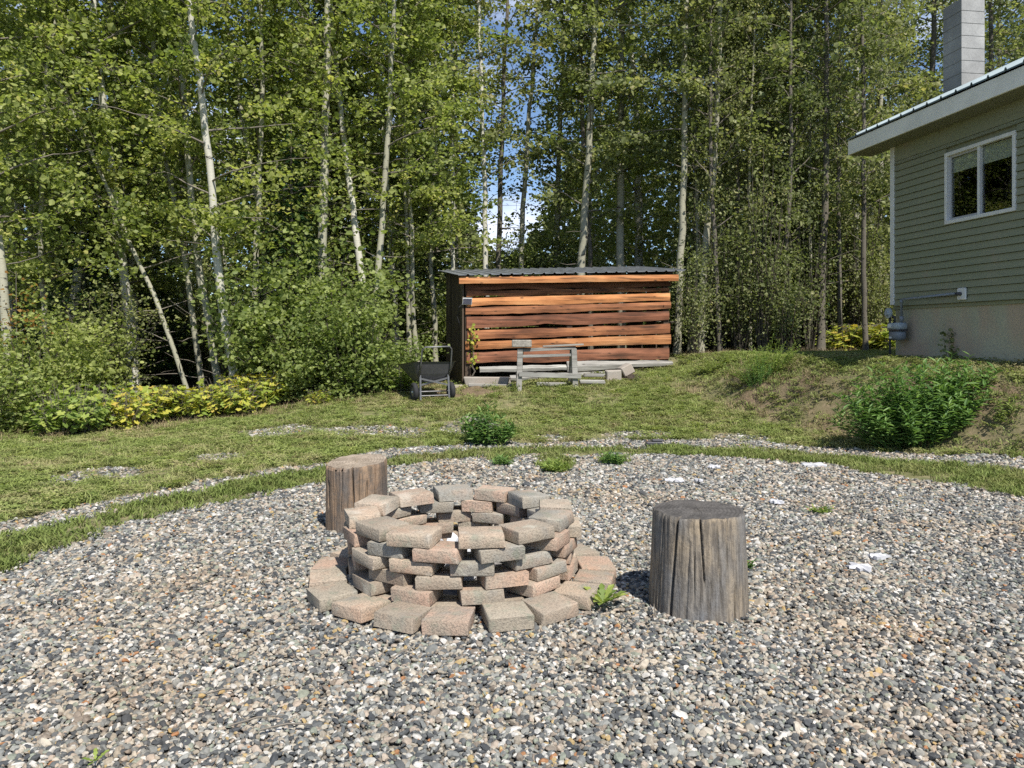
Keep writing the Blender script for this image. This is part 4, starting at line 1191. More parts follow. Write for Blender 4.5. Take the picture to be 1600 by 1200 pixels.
# ------------------------------------------------------------------ vegetation
def unit(a): return a / np.maximum(np.linalg.norm(a, axis=-1, keepdims=True), 1e-9)
T_OVAL = (np.array([(0, 0, 0), (.40, .42, .07), (0, 1, 0), (-.40, .42, .07)]), np.array([(0, 1, 2), (0, 2, 3)]))
T_ROUND = (np.array([(0, 0, 0), (.42, .28, .06), (.36, .72, .06), (0, 1, 0), (-.36, .72, .06), (-.42, .28, .06)]), np.array([(0, 1, 2), (0, 2, 3), (0, 3, 4), (0, 4, 5)]))
T_LANCE = (np.array([(0, 0, 0), (.13, .32, .03), (.09, .7, .0), (0, 1, -.10), (-.09, .7, .0), (-.13, .32, .03)]), np.array([(0, 1, 2), (0, 2, 3), (0, 3, 4), (0, 4, 5)]))
def _palm():
    V = [(0, .25, 0)]; angs = [-150, -118, -92, -60, -36, -14, 0, 14, 36, 60, 92, 118, 150]
    rs = [.42, .46, .36, .58, .42, .62, .78, .62, .42, .58, .36, .46, .42]
    for a, r_ in zip(angs, rs): V.append((r_ * math.sin(R(a)), .25 + r_ * math.cos(R(a)), .05 * math.cos(R(a * 5)) - .06 * r_))
    return np.array(V), np.array([(0, i, i + 1) for i in range(1, 13)])
T_PALM = _palm()
T_NEEDLE = (np.array([(0, 0, 0), (.10, .45, .02), (0, 1, -.05), (-.10, .45, .02)]), np.array([(0, 1, 2), (0, 2, 3)]))
T_TOOTH = (np.array([(0, 0, 0), (.05, .2, 0), (.13, .3, .01), (.06, .42, 0), (.17, .56, .01), (.10, .66, 0), (.14, .82, .0), (0, 1, -.12), (-.14, .82, 0), (-.10, .66, 0), (-.17, .56, .01), (-.06, .42, 0), (-.13, .3, .01), (-.05, .2, 0)]),
           np.array([(0, 1, 13), (1, 2, 3), (13, 11, 12), (1, 3, 11), (1, 11, 13), (3, 4, 5), (11, 9, 10), (3, 5, 9), (3, 9, 11), (5, 6, 7), (9, 7, 8), (5, 7, 9)]))
def leaf_arrays(C, D, N, S, T, rn):
    Tv, Tf = T
    D = unit(D); B = unit(np.cross(D, N)); N = np.cross(B, D)
    V = C[:, None, :] + S[:, None, None] * (Tv[None, :, 0:1] * B[:, None] + Tv[None, :, 1:2] * D[:, None] + Tv[None, :, 2:3] * N[:, None])
    k = len(Tv)
    Fc = (np.arange(len(C)) * k)[:, None, None] + Tf[None]
    return V.reshape(-1, 3), Fc.reshape(-1, 3), np.repeat(rn, k)
def leaf_mesh(name, C, S, T, mat, g, up=0.6, D=None, N=None, rn=None):
    n = len(C)
    if N is None: N = g.normal(0, 1, (n, 3)) * np.array([1, 1, .7]) + np.array([0, 0, up])
    if D is None: D = g.normal(0, 1, (n, 3)) * np.array([1, 1, .5]) - np.array([0, 0, .25])
    if rn is None: rn = g.random(n)
    V, Fc, r_ = leaf_arrays(C, D, N, S, T, rn)
    return np_mesh(name, V, Fc, [mat], False, {'rnd': ('FLOAT', r_)})
def tube_arrays(lst):
    """list of (pts (k,3), radii (k,), sides) -> V, quads"""
    VV, FF, b = [], [], 0
    for pts, rad, n in lst:
        pts = np.asarray(pts, float); rad = np.asarray(rad, float); k = len(pts)
        d = unit(np.gradient(pts, axis=0)); ref = np.array([0.33, 0.21, 0.15])
        a = unit(np.cross(d, ref)); c = np.cross(d, a)
        t = np.arange(n) * 2 * math.pi / n
        V = pts[:, None] + rad[:, None, None] * (a[:, None] * np.cos(t)[None, :, None] + c[:, None] * np.sin(t)[None, :, None])
        i = np.arange(k - 1)[:, None] * n; j = np.arange(n)[None]; j2 = (j + 1) % n
        FF.append((b + np.stack([i + j, i + j2, i + n + j2, i + n + j], -1)).reshape(-1, 4)); VV.append(V.reshape(-1, 3)); b += k * n
    return np.concatenate(VV), np.concatenate(FF)

def grow(path, r0, u0, Lmax, nbr, ncl, nlf, ls, seed, T=T_OVAL, ltmat=ASPEN_LEAF, bkmat=ASPEN_BARK, sig=0.24, low_twigs=6, flatness=0.55, upang=(5, 45), dens_top=1.0, org=None):
    """trunk and crown meshes of one broad-leaved tree; path in world or local coordinates"""
    g = np.random.default_rng(seed)
    path = np.asarray(path, float)
    seg = np.r_[0, np.cumsum(np.linalg.norm(np.diff(path, axis=0), axis=1))]; Ltot = seg[-1]
    us = np.linspace(0, 1, 26)
    P = np.stack([np.interp(us * Ltot, seg, path[:, k]) for k in range(3)], -1)
    # smooth the kinks
    for _ in range(2): P[1:-1] = P[1:-1] * .5 + (P[:-2] + P[2:]) * .25
    P[1:-1] += g.normal(0, .012, (24, 3)) * np.array([1, 1, 0])
    rad = r0 * (1 - us) ** 0.75 * 0.95 + 0.012; rad[0] *= 1.35
    at_ = lambda u: np.array([np.interp(u, us, P[:, k]) for k in range(3)])
    tubes = [(P, rad, 9)]; ntr = 25 * 9
    C, S, RN = [], [], []
    for i in range(nbr):
        u = u0 + (0.985 - u0) * ((i + g.random()) / nbr)
        p = at_(u); az = i * 2.4 + g.uniform(-.7, .7)
        pr = (u - u0) / (1 - u0)
        L = Lmax * (0.45 + 0.75 * math.sin(math.pi * min(1, pr * .8 + .2))) * (1 - .55 * pr) * g.uniform(.65, 1.2)
        el = R(g.uniform(*upang))
        d = np.array([math.cos(az) * math.cos(el), math.sin(az) * math.cos(el), math.sin(el)])
        t = np.linspace(0, 1, 6)
        side = np.array([-math.sin(az), math.cos(az), 0]) * g.normal(0, .18)
        B = p + d * L * t[:, None] + (side * L + np.array([0, 0, g.uniform(-.25, .12) * L])) * (t ** 2)[:, None] + g.normal(0, .02 * L, (6, 3)) * t[:, None]
        rb = min(rad[int(u * 25)] * .4, .008 + .008 * L)
        tubes.append((B, rb * (1 - t * .85), 5))
        for k in range(ncl):
            tt = g.uniform(.28, 1.05)
            c = np.array([np.interp(min(tt, 1), t, B[:, q]) for q in range(3)])
            off = g.normal(0, 1, 3) * np.array([.22, .22, .12]) * (0.5 + .5 * L)
            c2 = c + off
            tubes.append((np.stack([c, (c + c2) / 2 + g.normal(0, .02, 3), c2]), np.array([.007, .005, .003]), 3))
            m = max(3, int(nlf * g.uniform(.4, 1.6) * dens_top))
            td = unit(off * np.array([1, 1, .4]) + d * .12 + g.normal(0, .05, 3)); sdv = unit(np.cross(td, np.array([0, 0, 1.])))
            w3 = g.normal(0, 1, (m, 3)) * np.array([sig * 1.35, sig * .75, sig * .34])
            C.append(c2 + td * w3[:, :1] + sdv * w3[:, 1:2] + np.array([0, 0, 1.]) * (w3[:, 2:] - .25 * np.abs(w3[:, :1])))
            RN.append(np.clip(g.uniform(.1, .85) + g.normal(0, .17, m), 0, 1))
    for i in range(low_twigs):                     # bare dead twigs low on the trunk
        u = g.uniform(.04, max(.1, u0)); p = at_(u); az = g.uniform(0, 6.28); L = g.uniform(.3, 1.1)
        t = np.linspace(0, 1, 4)[:, None]
        B = p + np.array([math.cos(az), math.sin(az), g.uniform(-.2, .5)]) * L * t + g.normal(0, .04, (4, 3)) * t
        tubes.append((B, np.array([.012, .009, .006, .003]), 4))
    C = np.concatenate(C)
    S = ls * np.exp(g.normal(0.0, .27, len(C)))
    org = np.zeros(3) if org is None else np.asarray(org)
    V, Fq = tube_arrays(tubes)
    tr = np_mesh('trunk', V - org, Fq, [bkmat, TWIG], True, fmat=(np.arange(len(Fq)) >= ntr).astype(int))
    cr_ = leaf_mesh('crown', C - org, S, T, ltmat, g, 1.0, rn=np.concatenate(RN))
    return tr, cr_

def tree_from(name, base, label, cat, meshes, group=None, rz=0, s=1.0):
    root = empty(name, base, label, cat, group, rz); root.scale = (s, s, s)
    for nm, me in meshes: link(nm, me, root)
    return root

AGB = 'aspens standing at the edge of the wood'
# trunks that stand out in the photograph: traced as (photo x, y) at the distance they stand at
SPEC = [
 # path, distance, base radius, crown start, reach, leaf mat, bark, label
 ([(374,616),(346,470),(337,360),(327,251),(308,100),(293,0)], 14.4, .125, .27, 1.7, ASPEN_LEAF, BIRCH_BARK, 'pale aspen with black knots rising behind the yellow plants'),
 ([(349,606),(312,430),(299,300),(285,120),(280,0)], 14.9, .115, .30, 1.5, ASPEN_LEAF, ASPEN_BARK, 'smooth grey-green aspen trunk just behind the black-knotted aspen'),
 ([(319,588),(300,470),(283,373),(257,245),(240,100),(235,0)], 15.6, .085, .33, 1.4, ASPEN_LEAF, ASPEN_BARK, 'slender aspen between the leaning trunk and the smooth grey one'),
 ([(303,612),(268,530),(234,450),(196,360),(157,268),(116,180),(80,100)], 14.6, .055, .24, 1.5, ASPEN_LEAF, ASPEN_BARK, 'thin aspen leaning far over away from the shed'),
 ([(22,555),(5,440),(-10,330),(-30,150),(-40,0)], 12.6, .115, .30, 1.7, ASPEN_LEAF, ASPEN_BARK, 'aspen trunk beside rusty orange leaves in the bushes'),
 ([(430,560),(408,344),(385,222),(373,146),(350,12)], 16.5, .10, .36, 1.7, ASPEN_LEAF, ASPEN_BARK, 'curving aspen behind the dark spruce, its foot hidden by bushes'),
 ([(470,540),(455,330),(440,152),(432,58),(428,0)], 18.0, .08, .33, 1.6, ASPEN_LEAF, ASPEN_BARK, 'narrow aspen half hidden behind the spruce boughs'),
 ([(578,560),(562,400),(550,315),(532,180),(525,90),(515,0)], 16.5, .12, .38, 1.7, ASPEN_LEAF, BIRCH_BARK, 'white-barked aspen leaning back above the big bright bush'),
 ([(583,560),(587,470),(597,330),(607,200),(612,80),(615,0)], 16.2, .105, .38, 1.7, ASPEN_LEAF, ASPEN_BARK, 'upright cream aspen crossing the white leaning one at its foot'),
 ([(640,560),(637,400),(633,280),(630,180),(628,60),(628,0)], 17.8, .085, .36, 1.5, ASPEN_LEAF, ASPEN_BARK, 'thin pale aspen behind the garden cart'),
 ([(708,560),(707,405),(708,225),(706,110),(704,0)], 19.5, .085, .35, 1.3, ASPEN_LEAF, BIRCH_BARK, 'slim white aspen behind the dark corner of the shed'),
 ([(761,560),(759,415),(757,280),(752,125),(747,0)], 19.2, .105, .42, 1.15, DULL_LEAF, BIRCH_BARK, 'brightest white birch-like trunk rising behind the shed roof'),
 ([(776,560),(780,380),(785,200),(790,65),(793,0)], 20.6, .115, .44, 1.25, DULL_LEAF, DARK_BARK, 'dark trunk beside the bright white one behind the shed'),
 ([(812,560),(815,380),(818,310),(827,175),(837,50),(842,0)], 21.0, .12, .44, 1.4, DULL_LEAF, ASPEN_BARK, 'grey poplar with a slight lean against the sky gap'),
 ([(903,560),(909,400),(920,240),(926,100),(931,0)], 19.0, .17, .34, 1.6, DULL_LEAF, ASPEN_BARK, 'thickest grey poplar trunk behind the shed roof'),
 ([(922,560),(925,420),(916,330),(910,200),(905,40)], 20.0, .10, .40, 1.4, DULL_LEAF, DARK_BARK, 'dark twin stem close against the thickest poplar'),
 ([(1057,552),(1060,470),(1066,360),(1070,200),(1072,0)], 17.4, .125, .40, 1.5, DULL_LEAF, ASPEN_BARK, 'grey poplar trunk just past the open end of the shed'),
 ([(1094,552),(1098,450),(1106,350),(1117,240),(1122,100),(1126,0)], 17.6, .13, .38, 1.7, DULL_LEAF, ASPEN_BARK, 'tall olive-barked poplar right of the shed with forked limbs'),
 ([(1078,552),(1092,415),(1088,200),(1085,0)], 19.5, .10, .34, 1.6, DULL_LEAF, ASPEN_BARK, 'narrow poplar behind the two trunks at the shed end'),
 ([(1190,552),(1195,380),(1200,200),(1203,0)], 19.2, .085, .30, 1.6, DULL_LEAF, DARK_BARK, 'thin dark poplar in the thicket between shed and house'),
 ([(1282,552),(1286,440),(1290,250),(1293,0)], 17.6, .13, .30, 1.7, DULL_LEAF, DARK_BARK, 'stout dark trunk in the thicket above the yellow ground plants'),
 ([(1335,552),(1338,350),(1340,150),(1337,25),(1336,0)], 19.5, .10, .32, 1.6, DULL_LEAF, ASPEN_BARK, 'pale poplar whose top shows above the house eave'),
 ([(1372,552),(1376,330),(1377,120),(1379,0)], 20.5, .10, .32, 1.6, DULL_LEAF, ASPEN_BARK, 'pale poplar hard behind the house corner'),
]
for i, (pp_, Y, r0, u0, reach, lm, bk, lab) in enumerate(SPEC):
    g = np.random.default_rng(3000 + i)
    X = (pp_[0][0] - CXP) / F * Y; zb = h1(X, Y)
    pts = [(X, Y, zb - 0.1)]
    yy = Y
    for (u, v) in pp_[1:]:
        yy += g.uniform(-.15, .2)
        z = CH + (HY - v) * yy / F
        if z < pts[-1][2] + .3: continue
        pts.append(((u - CXP) / F * yy, yy, z))
    a, b = np.array(pts[-2]), np.array(pts[-1]); d = unit(b - a); d = unit(d * .6 + np.array([0, 0, .7]))
    top = zb + g.uniform(12.5, 15.5)
    if top > b[2]: pts.append(tuple(b + d * (top - b[2])))
    base = (X, Y, zb)
    thin = 0.55 if 11 <= i <= 13 else 1.0
    tr, cw = grow(pts, r0 * .66, u0 * .8, reach, 34 if thin == 1 else 26, 4, 54, .074 if Y < 17 else .082, 500 + i, T_ROUND, lm, bk, 0.20, 9, dens_top=thin, org=base)
    tree_from('birch_tree' if bk is BIRCH_BARK else ('poplar_tree' if lm is DULL_LEAF else 'aspen_tree'), base, lab, 'tree', [('trunk', tr), ('crown', cw)], 'slender trees standing out at the wood edge')

# prototypes for the wood behind
def proto_tree(k, lm, bk):
    g = np.random.default_rng(700 + k)
    hgt = g.uniform(13, 18); pts = [(0, 0, -.2)]
    x = y = 0
    for z in np.linspace(2.5, hgt, 6):
        x += g.normal(0, .16); y += g.normal(0, .16); pts.append((x, y, z))
    return grow(pts, g.uniform(.08, .13), g.uniform(.16, .30), g.uniform(1.5, 2.1), 40, 4, 46, .095, 720 + k, T_OVAL, lm, bk, .25, 8)
PT = [proto_tree(k, (ASPEN_LEAF, DULL_LEAF)[k % 2], (ASPEN_BARK, DARK_BARK, BIRCH_BARK, ASPEN_BARK)[k % 4]) for k in range(7)]
g = np.random.default_rng(12)
placed = []
def ok(x, y, d):
    return all((x - a) ** 2 + (y - b) ** 2 > d * d for a, b in placed)
LB = {'l': 'slender aspen deep in the wood behind the bushes', 'm': 'slender poplar in the wood behind the woodshed', 'r': 'slender poplar in the thicket beyond the house'}
tries = 0; cnt = 0
while cnt < 70 and tries < 6000:
    tries += 1
    Y = g.uniform(15.5, 36); X = g.uniform(-.76 * Y - 1, .76 * Y + 1)
    e = Y - np.interp(X, EDGE[:, 0], EDGE[:, 1])
    if e < 1.6: continue
    u = CXP + F * X / Y
    if 732 < u < 850: continue
    if X > 5.6 and Y < 15.5: continue
    if -2.5 < X < 5 and Y < 19.5: continue
    if not ok(X, Y, 1.25): continue
    placed.append((X, Y))
    k = int(g.integers(0, 7))
    if u > 1000: k = (1, 3, 5)[cnt % 3]
    elif u < 650: k = (0, 2, 4, 6, 1)[cnt % 5]
    side = 'l' if u < 690 else ('m' if u < 1090 else 'r')
    tree_from('aspen_tree' if side == 'l' else 'poplar_tree', (X, Y, h1(X, Y)), LB[side], 'tree', [('trunk', PT[k][0]), ('crown', PT[k][1])],
              {'l': 'aspens deep in the wood', 'm': 'poplars behind the woodshed', 'r': 'poplars of the thicket beyond the house'}[side], g.uniform(0, 6.28), g.uniform(.85, 1.15))
    cnt += 1

# leafy young aspens whose low crowns close the wood's edge
def young(k):
    g = np.random.default_rng(760 + k); hgt = g.uniform(8, 11); pts = [(0, 0, -.2)]; x = y = 0
    for z in np.linspace(1.5, hgt, 6):
        x += g.normal(0, .14); y += g.normal(0, .14); pts.append((x, y, z))
    return grow(pts, g.uniform(.05, .07), .24, 1.5, 34, 4, 48, .072, 770 + k, T_ROUND, ASPEN_LEAF, ASPEN_BARK, .20, 5)
YG = [young(k) for k in range(4)]
for i, (u, Y) in enumerate(((-30, 13.4), (75, 14.4), (150, 16.6), (205, 15.8), (395, 15.9), (440, 17.0), (490, 17.4), (655, 17.9), (20, 16.0), (680, 19.0))):
    X = (u - CXP) / F * Y; k = i % 4
    tree_from('aspen_tree', (X, Y, h1(X, Y)), 'leafy young aspen with a low bright crown among the taller aspens', 'tree', [('trunk', YG[k][0]), ('crown', YG[k][1])], 'young aspens closing the wood edge', u * 1.3, .85 + .07 * (i % 5))
# slim stems standing in the thicket
for i, u in enumerate((1125, 1152, 1172, 1222, 1246, 1266, 1312, 1352)):
    Y = 17.3 + (i * 5 % 7) * .3; X = (u - CXP) / F * Y; k = (1, 5, 3)[i % 3]
    r_ = tree_from('poplar_tree', (X, Y, h1(X, Y)), 'very slim young poplar standing in the front of the thicket by the house', 'tree', [('trunk', PT[k][0]), ('crown', PT[k][1])], 'slim poplars in front of the thicket', u, .62)
    r_.scale = (.5, .5, .8)
# spruces
def spruce(k, hgt, rad):
    g = np.random.default_rng(800 + k)
    P = np.array([(0, 0, -.2), (0, 0, hgt * .5), (0, 0, hgt)]); tubes = [(np.stack([np.interp(np.linspace(0, 2, 8), [0, 1, 2], P[:, q]) for q in range(3)], -1), np.linspace(.14, .01, 8), 8)]
    C, D = [], []
    nb = int(hgt * 13)
    for i in range(nb):
        u = .05 + .93 * (i / nb); z = u * hgt; az = i * 2.4 + g.uniform(-.3, .3); L = rad * (1 - u) ** .8 * g.uniform(.7, 1.15) + .1
        d = np.array([math.cos(az), math.sin(az), -.22]); t = np.linspace(0, 1, 5)
        B = np.array([0, 0, z]) + d * L * t[:, None] + np.array([0, 0, .18 * L]) * (t ** 2)[:, None]
        tubes.append((B, .014 * (1 - t * .8), 4))
        m = int(150 * L)
        tt = g.uniform(.12, 1, m); w = (1 - tt * .55) * .34 * L
        sd = np.array([-math.sin(az), math.cos(az), 0]); off = g.uniform(-1, 1, m)
        c = np.stack([np.interp(tt, t, B[:, q]) for q in range(3)], -1) + sd * (off * w)[:, None] + np.array([0, 0, 1.]) * (-.12 * np.abs(off) * L * g.random(m) - .03)[:, None]
        C.append(c); D.append(np.array([math.cos(az), math.sin(az), -.25]) * .7 + sd * np.sign(off)[:, None] * .8 + g.normal(0, .25, (m, 3)))
    C, D = np.concatenate(C), np.concatenate(D)
    V, Fq = tube_arrays(tubes)
    tr = np_mesh('trunk', V, Fq, [DARK_BARK], True)
    return tr, leaf_mesh('crown', C, .15 * np.exp(g.normal(0, .2, len(C))), T_NEEDLE, NEEDLE, g, 1.5, D)
SPR = [spruce(0, 9.0, 1.7), spruce(1, 12, 2.0)]
for (u, Y, k, s, lab) in ((455, 16.0, 0, .62, 'dark green spruce among the aspens near the bright bush'), (130, 15.8, 0, .62, 'dark spruce deep behind the leaning thin aspen'),
                          (215, 18.5, 1, .62, 'tall dark spruce filling the gap behind the aspen clump'),
                          (525, 20, 1, 1.1, 'dark spruce far behind the white leaning aspen'), (1235, 21, 1, .9, 'dark spruce within the thicket between shed and house'), (660, 22.5, 0, .9, 'small dark spruce behind the garden cart')):
    X = (u - CXP) / F * Y
    tree_from('spruce_tree', (X, Y, h1(X, Y)), lab, 'tree', [('trunk', SPR[k][0]), ('crown', SPR[k][1])], 'spruces in the wood', u, s)

# shrubs
def shrub_proto(k, hgt, rx, nst, nlf, ls, T, mat, stem=STEM, sig=.17, lowcut=.12):
    g = np.random.default_rng(850 + k)
    tubes, C, RN = [], [], []
    for i in range(nst):
        az = g.uniform(0, 6.28); rr = rx * math.sqrt(g.random()) ; top = hgt * g.uniform(.5, 1.0) * (1 - .35 * (rr / rx) ** 2)
        t = np.linspace(0, 1, 6)
        B = np.stack([math.cos(az) * (rr * t ** 1.3 + .1 * rx), math.sin(az) * (rr * t ** 1.3 + .1 * rx), top * t - .1], -1) + g.normal(0, .05, (6, 3)) * t[:, None]
        tubes.append((B[:5], (.016 * (1 - t * .85) * (hgt / 3) ** .5)[:5], 5))
        for q in range(7):
            tt = g.uniform(lowcut, 1.02); c = np.array([np.interp(min(tt, 1), t, B[:, e]) for e in range(3)])
            c2 = c + g.normal(0, 1, 3) * np.array([.22, .22, .14]) * rx * .6
            tubes.append((np.stack([c, (c + c2) / 2, c2]), np.array([.006, .004, .003]), 3))
            m = int(nlf * g.uniform(.4, 1.6))
            C.append(c2 + g.normal(0, 1, (m, 3)) * np.array([sig * 1.1, sig * 1.1, sig * .45])); RN.append(np.clip(g.uniform(.1, .85) + g.normal(0, .17, m), 0, 1))
    C = np.concatenate(C); C[:, 2] = np.maximum(C[:, 2], .04)
    V, Fq = tube_arrays(tubes)
    return np_mesh('stems', V, Fq, [stem], True), leaf_mesh('foliage', C, ls * np.exp(g.normal(0, .25, len(C))), T, mat, g, .9, rn=np.concatenate(RN))
SH = [shrub_proto(0, 3.2, 1.2, 36, 30, .072, T_ROUND, SHRUB_LEAF), shrub_proto(1, 2.4, 1.1, 32, 30, .07, T_OVAL, SHRUB_LEAF), shrub_proto(2, 4.2, 1.4, 34, 28, .07, T_OVAL, DULL_LEAF),
      shrub_proto(3, 3.4, 1.2, 36, 22, .055, T_OVAL, DULL_LEAF), shrub_proto(4, 1.5, .9, 26, 24, .06, T_OVAL, SHRUB_LEAF), shrub_proto(5, 5.0, 1.5, 34, 26, .07, T_OVAL, DULL_LEAF),
      shrub_proto(6, 5.6, .9, 16, 20, .074, T_OVAL, DULL_LEAF, sig=.26, lowcut=.25), shrub_proto(7, 4.6, 1.0, 18, 19, .072, T_OVAL, DULL_LEAF, sig=.28, lowcut=.2)]
def put_shrub(u, Y, k, s, lab, group=None, rz=None, cat='shrub'):
    X = (u - CXP) / F * Y
    r_ = empty('shrub', (X, Y, h1(X, Y)), lab, cat, group, u * 1.7 if rz is None else rz); r_.scale = (s, s, s * (1.25 if k in (6, 7) else 1.0))
    link('stems', SH[k][0], r_); link('foliage', SH[k][1], r_)
for (u, Y, k, s, lab) in ((548, 14.3, 0, .85, 'big bright leafy bush beside the garden cart'), (478, 14.6, 1, 1.05, 'bright bush between the black-knotted aspen and the big leafy bush'),
      (430, 14.9, 0, 1.15, 'tall bush behind the foot of the black-knotted aspen'), (600, 14.9, 4, 1.0, 'low bush tucked behind the garden cart'),
      (510, 15.8, 0, 1.3, 'tall light bush rising behind the big leafy bush'), (40, 11.9, 1, .85, 'dense bush under the rusty orange leaves'), (-25, 11.3, 4, 1.0, 'low lime bush cut off by the picture edge'),
      (110, 13.1, 0, .8, 'shadowy bush above the green end of the yellow plants'), (160, 14.2, 3, 1.0, 'dull bush in the dark hollow behind the yellow plants')):
    put_shrub(u, Y, k, s, lab)
g = np.random.default_rng(99)
for i in range(22):                                # thicket between shed and house
    u = g.uniform(1090, 1420); Y = g.uniform(18.8, 23) + (.6 if u > 1290 else 0); put_shrub(u, Y, (7, 5, 6)[i % 3], g.uniform(.8, 1.1), 'tangled olive shrub in the thicket between shed and house', 'shrubs of the thicket')
for i in range(9):                                 # finer growth in front of the thicket
    u = 1085 + i * 36; Y = 16.6 + (i * 3 % 4) * .35 + (2.3 if u > 1290 else 0); put_shrub(u, Y, (7, 6)[i % 2], .62 + .1 * (i % 4), 'tangled olive shrub in the thicket between shed and house', 'shrubs of the thicket')
for i in range(18):                                # behind the shed
    u = g.uniform(690, 1060); Y = g.uniform(20, 25); put_shrub(u, Y, (0, 2, 3, 1)[i % 4], g.uniform(.75, 1.0), 'leafy shrub showing above the shed roof', 'shrubs behind the shed')
for i in range(9):                                 # closing the view just above the shed roof
    u = 728 + i * 18; Y = 21.5 + (i * 7 % 5) * .5; put_shrub(u, Y, (0, 3, 1, 0)[i % 4], 1.05 + .1 * (i % 3), 'leafy shrub showing above the shed roof', 'shrubs behind the shed')
for i in range(20):                                # under the aspens
    u = g.uniform(-60, 680); Y = g.uniform(16.5, 22); put_shrub(u, Y, (2, 3, 5, 0)[i % 4], g.uniform(.75, 1.1), 'shaded understorey shrub beneath the aspens', 'understorey shrubs beneath the aspens')
for i in range(22):                                # far understorey
    Y = g.uniform(24, 34); u = g.uniform(-50, 1450); put_shrub(u, Y, (5, 2)[i % 2], g.uniform(.9, 1.2), 'distant shrub deep between the trunks', 'far shrubs deep in the wood')

# the wood's far side reads as one mass
g = np.random.default_rng(101)
n = 60000
th = g.uniform(-1.05, 1.05, n); rr = g.uniform(38, 50, n)
X, Y = rr * np.sin(th), rr * np.cos(th); u = CXP + F * np.tan(th)
topz = 8.5 + 4 * vnoise(X, Y, .12, 7) + 3 * vnoise(X, Y, .5, 8)
gap = np.exp(-((u - 790) / 75) ** 2)
topz = topz * (1 - gap) + 4.3 * gap
Z = H(X, Y) + topz * g.random(n) ** .85
C = np.stack([X, Y, Z], -1)
me = leaf_mesh('distant_wood', C, .42 * np.exp(g.normal(0, .25, n)), T_OVAL, FAR_LEAF, g)
tag(link('distant_wood', me), 'far dense foliage closing the view behind the trees', 'woodland', None, 'stuff')

# broad-leaved plants, yellowing, at the wood edge
def broad_proto(k, hgt, rx, nst, ls, mat):
    g = np.random.default_rng(880 + k); tubes = []; C, D, N = [], [], []
    for i in range(nst):
        az = g.uniform(0, 6.28); rr = rx * math.sqrt(g.random()); top = hgt * g.uniform(.45, 1.0)
        t = np.linspace(0, 1, 5)
        B = np.stack([math.cos(az) * rr * (.35 + .65 * t), math.sin(az) * rr * (.35 + .65 * t), top * t], -1)
        tubes.append((B, .007 * (1 - t * .6), 4))
        for q in range(6):
            tt = g.uniform(.35, 1.0); c = np.array([np.interp(tt, t, B[:, e]) for e in range(3)])
            a2 = g.uniform(0, 6.28); d = np.array([math.cos(a2), math.sin(a2), g.uniform(-.8, .0)])
            c2 = c + d * np.array([.09, .09, .03]) * g.uniform(.5, 1.3)
            tubes.append((np.stack([c, c2]), np.array([.003, .002]), 3))
            C.append(c2); D.append(d); N.append(np.array([d[0] * .8, d[1] * .8 - .35, .75]) + g.normal(0, .35, 3))
    V, Fq = tube_arrays(tubes); n = len(C)
    return np_mesh('stems', V, Fq, [TWIG], True), leaf_mesh('foliage', np.array(C), ls * np.exp(g.normal(0, .25, n)), T_PALM, mat, g, D=np.array(D), N=np.array(N))
BR = [broad_proto(0, .74, .48, 74, .105, YELLOW_LEAF), broad_proto(1, .80, .5, 70, .115, LIME_LEAF), broad_proto(2, .6, .45, 66, .095, YELLOW_LEAF)]
def put_broad(u, v, k, s, lab, group, zs=1.0, gz=None):
    X, Y = px(u, v, 0.1)
    for _ in range(6): X, Y = px(u, v, h1(X, Y))
    if u > 1300: Y = 17.9; X = (u - CXP) / F * Y
    r_ = empty('broad_leaved_plant', (X, Y, h1(X, Y) - .02), lab, 'plant', group, u * .9); r_.scale = (s, s, s * zs)
    link('stems', BR[k][0], r_); link('foliage', BR[k][1], r_)
g = np.random.default_rng(55)
YL = 'yellowing broad-leaved plant in the row below the aspens'
GLm = 'lime green broad-leaved plant at the green end of the row below the aspens'
for i in range(19):
    u = 90 + i * 17.5 + g.uniform(-6, 6); v = 683 - (u - 60) * .118 + g.uniform(-7, 4)
    lime = u < 170
    if i in (5, 11, 14): continue
    put_broad(u, v, 1 if lime else (0, 2, 0)[i % 3], g.uniform(.75, 1.08), GLm if lime else YL, 'lime plants below the aspens' if lime else 'yellowing plants in the row below the aspens')
for (u, v, k, s, lab, zs) in ((1318, 553, 0, 1.15, 'bright yellow leafy plant against the wood near the house corner', .8), (1345, 552, 0, 1.2, 'bright yellow leafy plant against the wood near the house corner', .8), (1372, 552, 2, 1.25, 'bright yellow leafy plant against the wood near the house corner', .85), (1304, 553, 2, .9, 'bright yellow leafy plant against the wood near the house corner', .7)):
    put_broad(u, v, k, s, lab, 'yellow plants by the house corner', zs)
for (u, v, k, s, lab) in ((1063, 577, 1, .62, 'lime plant hugging the open end of the woodshed'), (655, 622, 1, .42, 'lime leafy plant beside the cart wheel'), (697, 605, 1, .5, 'lime plant behind the cart handle'), (625, 632, 1, .7, 'lime plant between the big bush and the garden cart'), (500, 634, 2, .5, 'small yellow plant at the foot of the bright bush'), (400, 640, 2, .7, 'low yellow plant at the foot of the black-knotted aspen')):
    put_broad(u, v, k, s, lab, None)

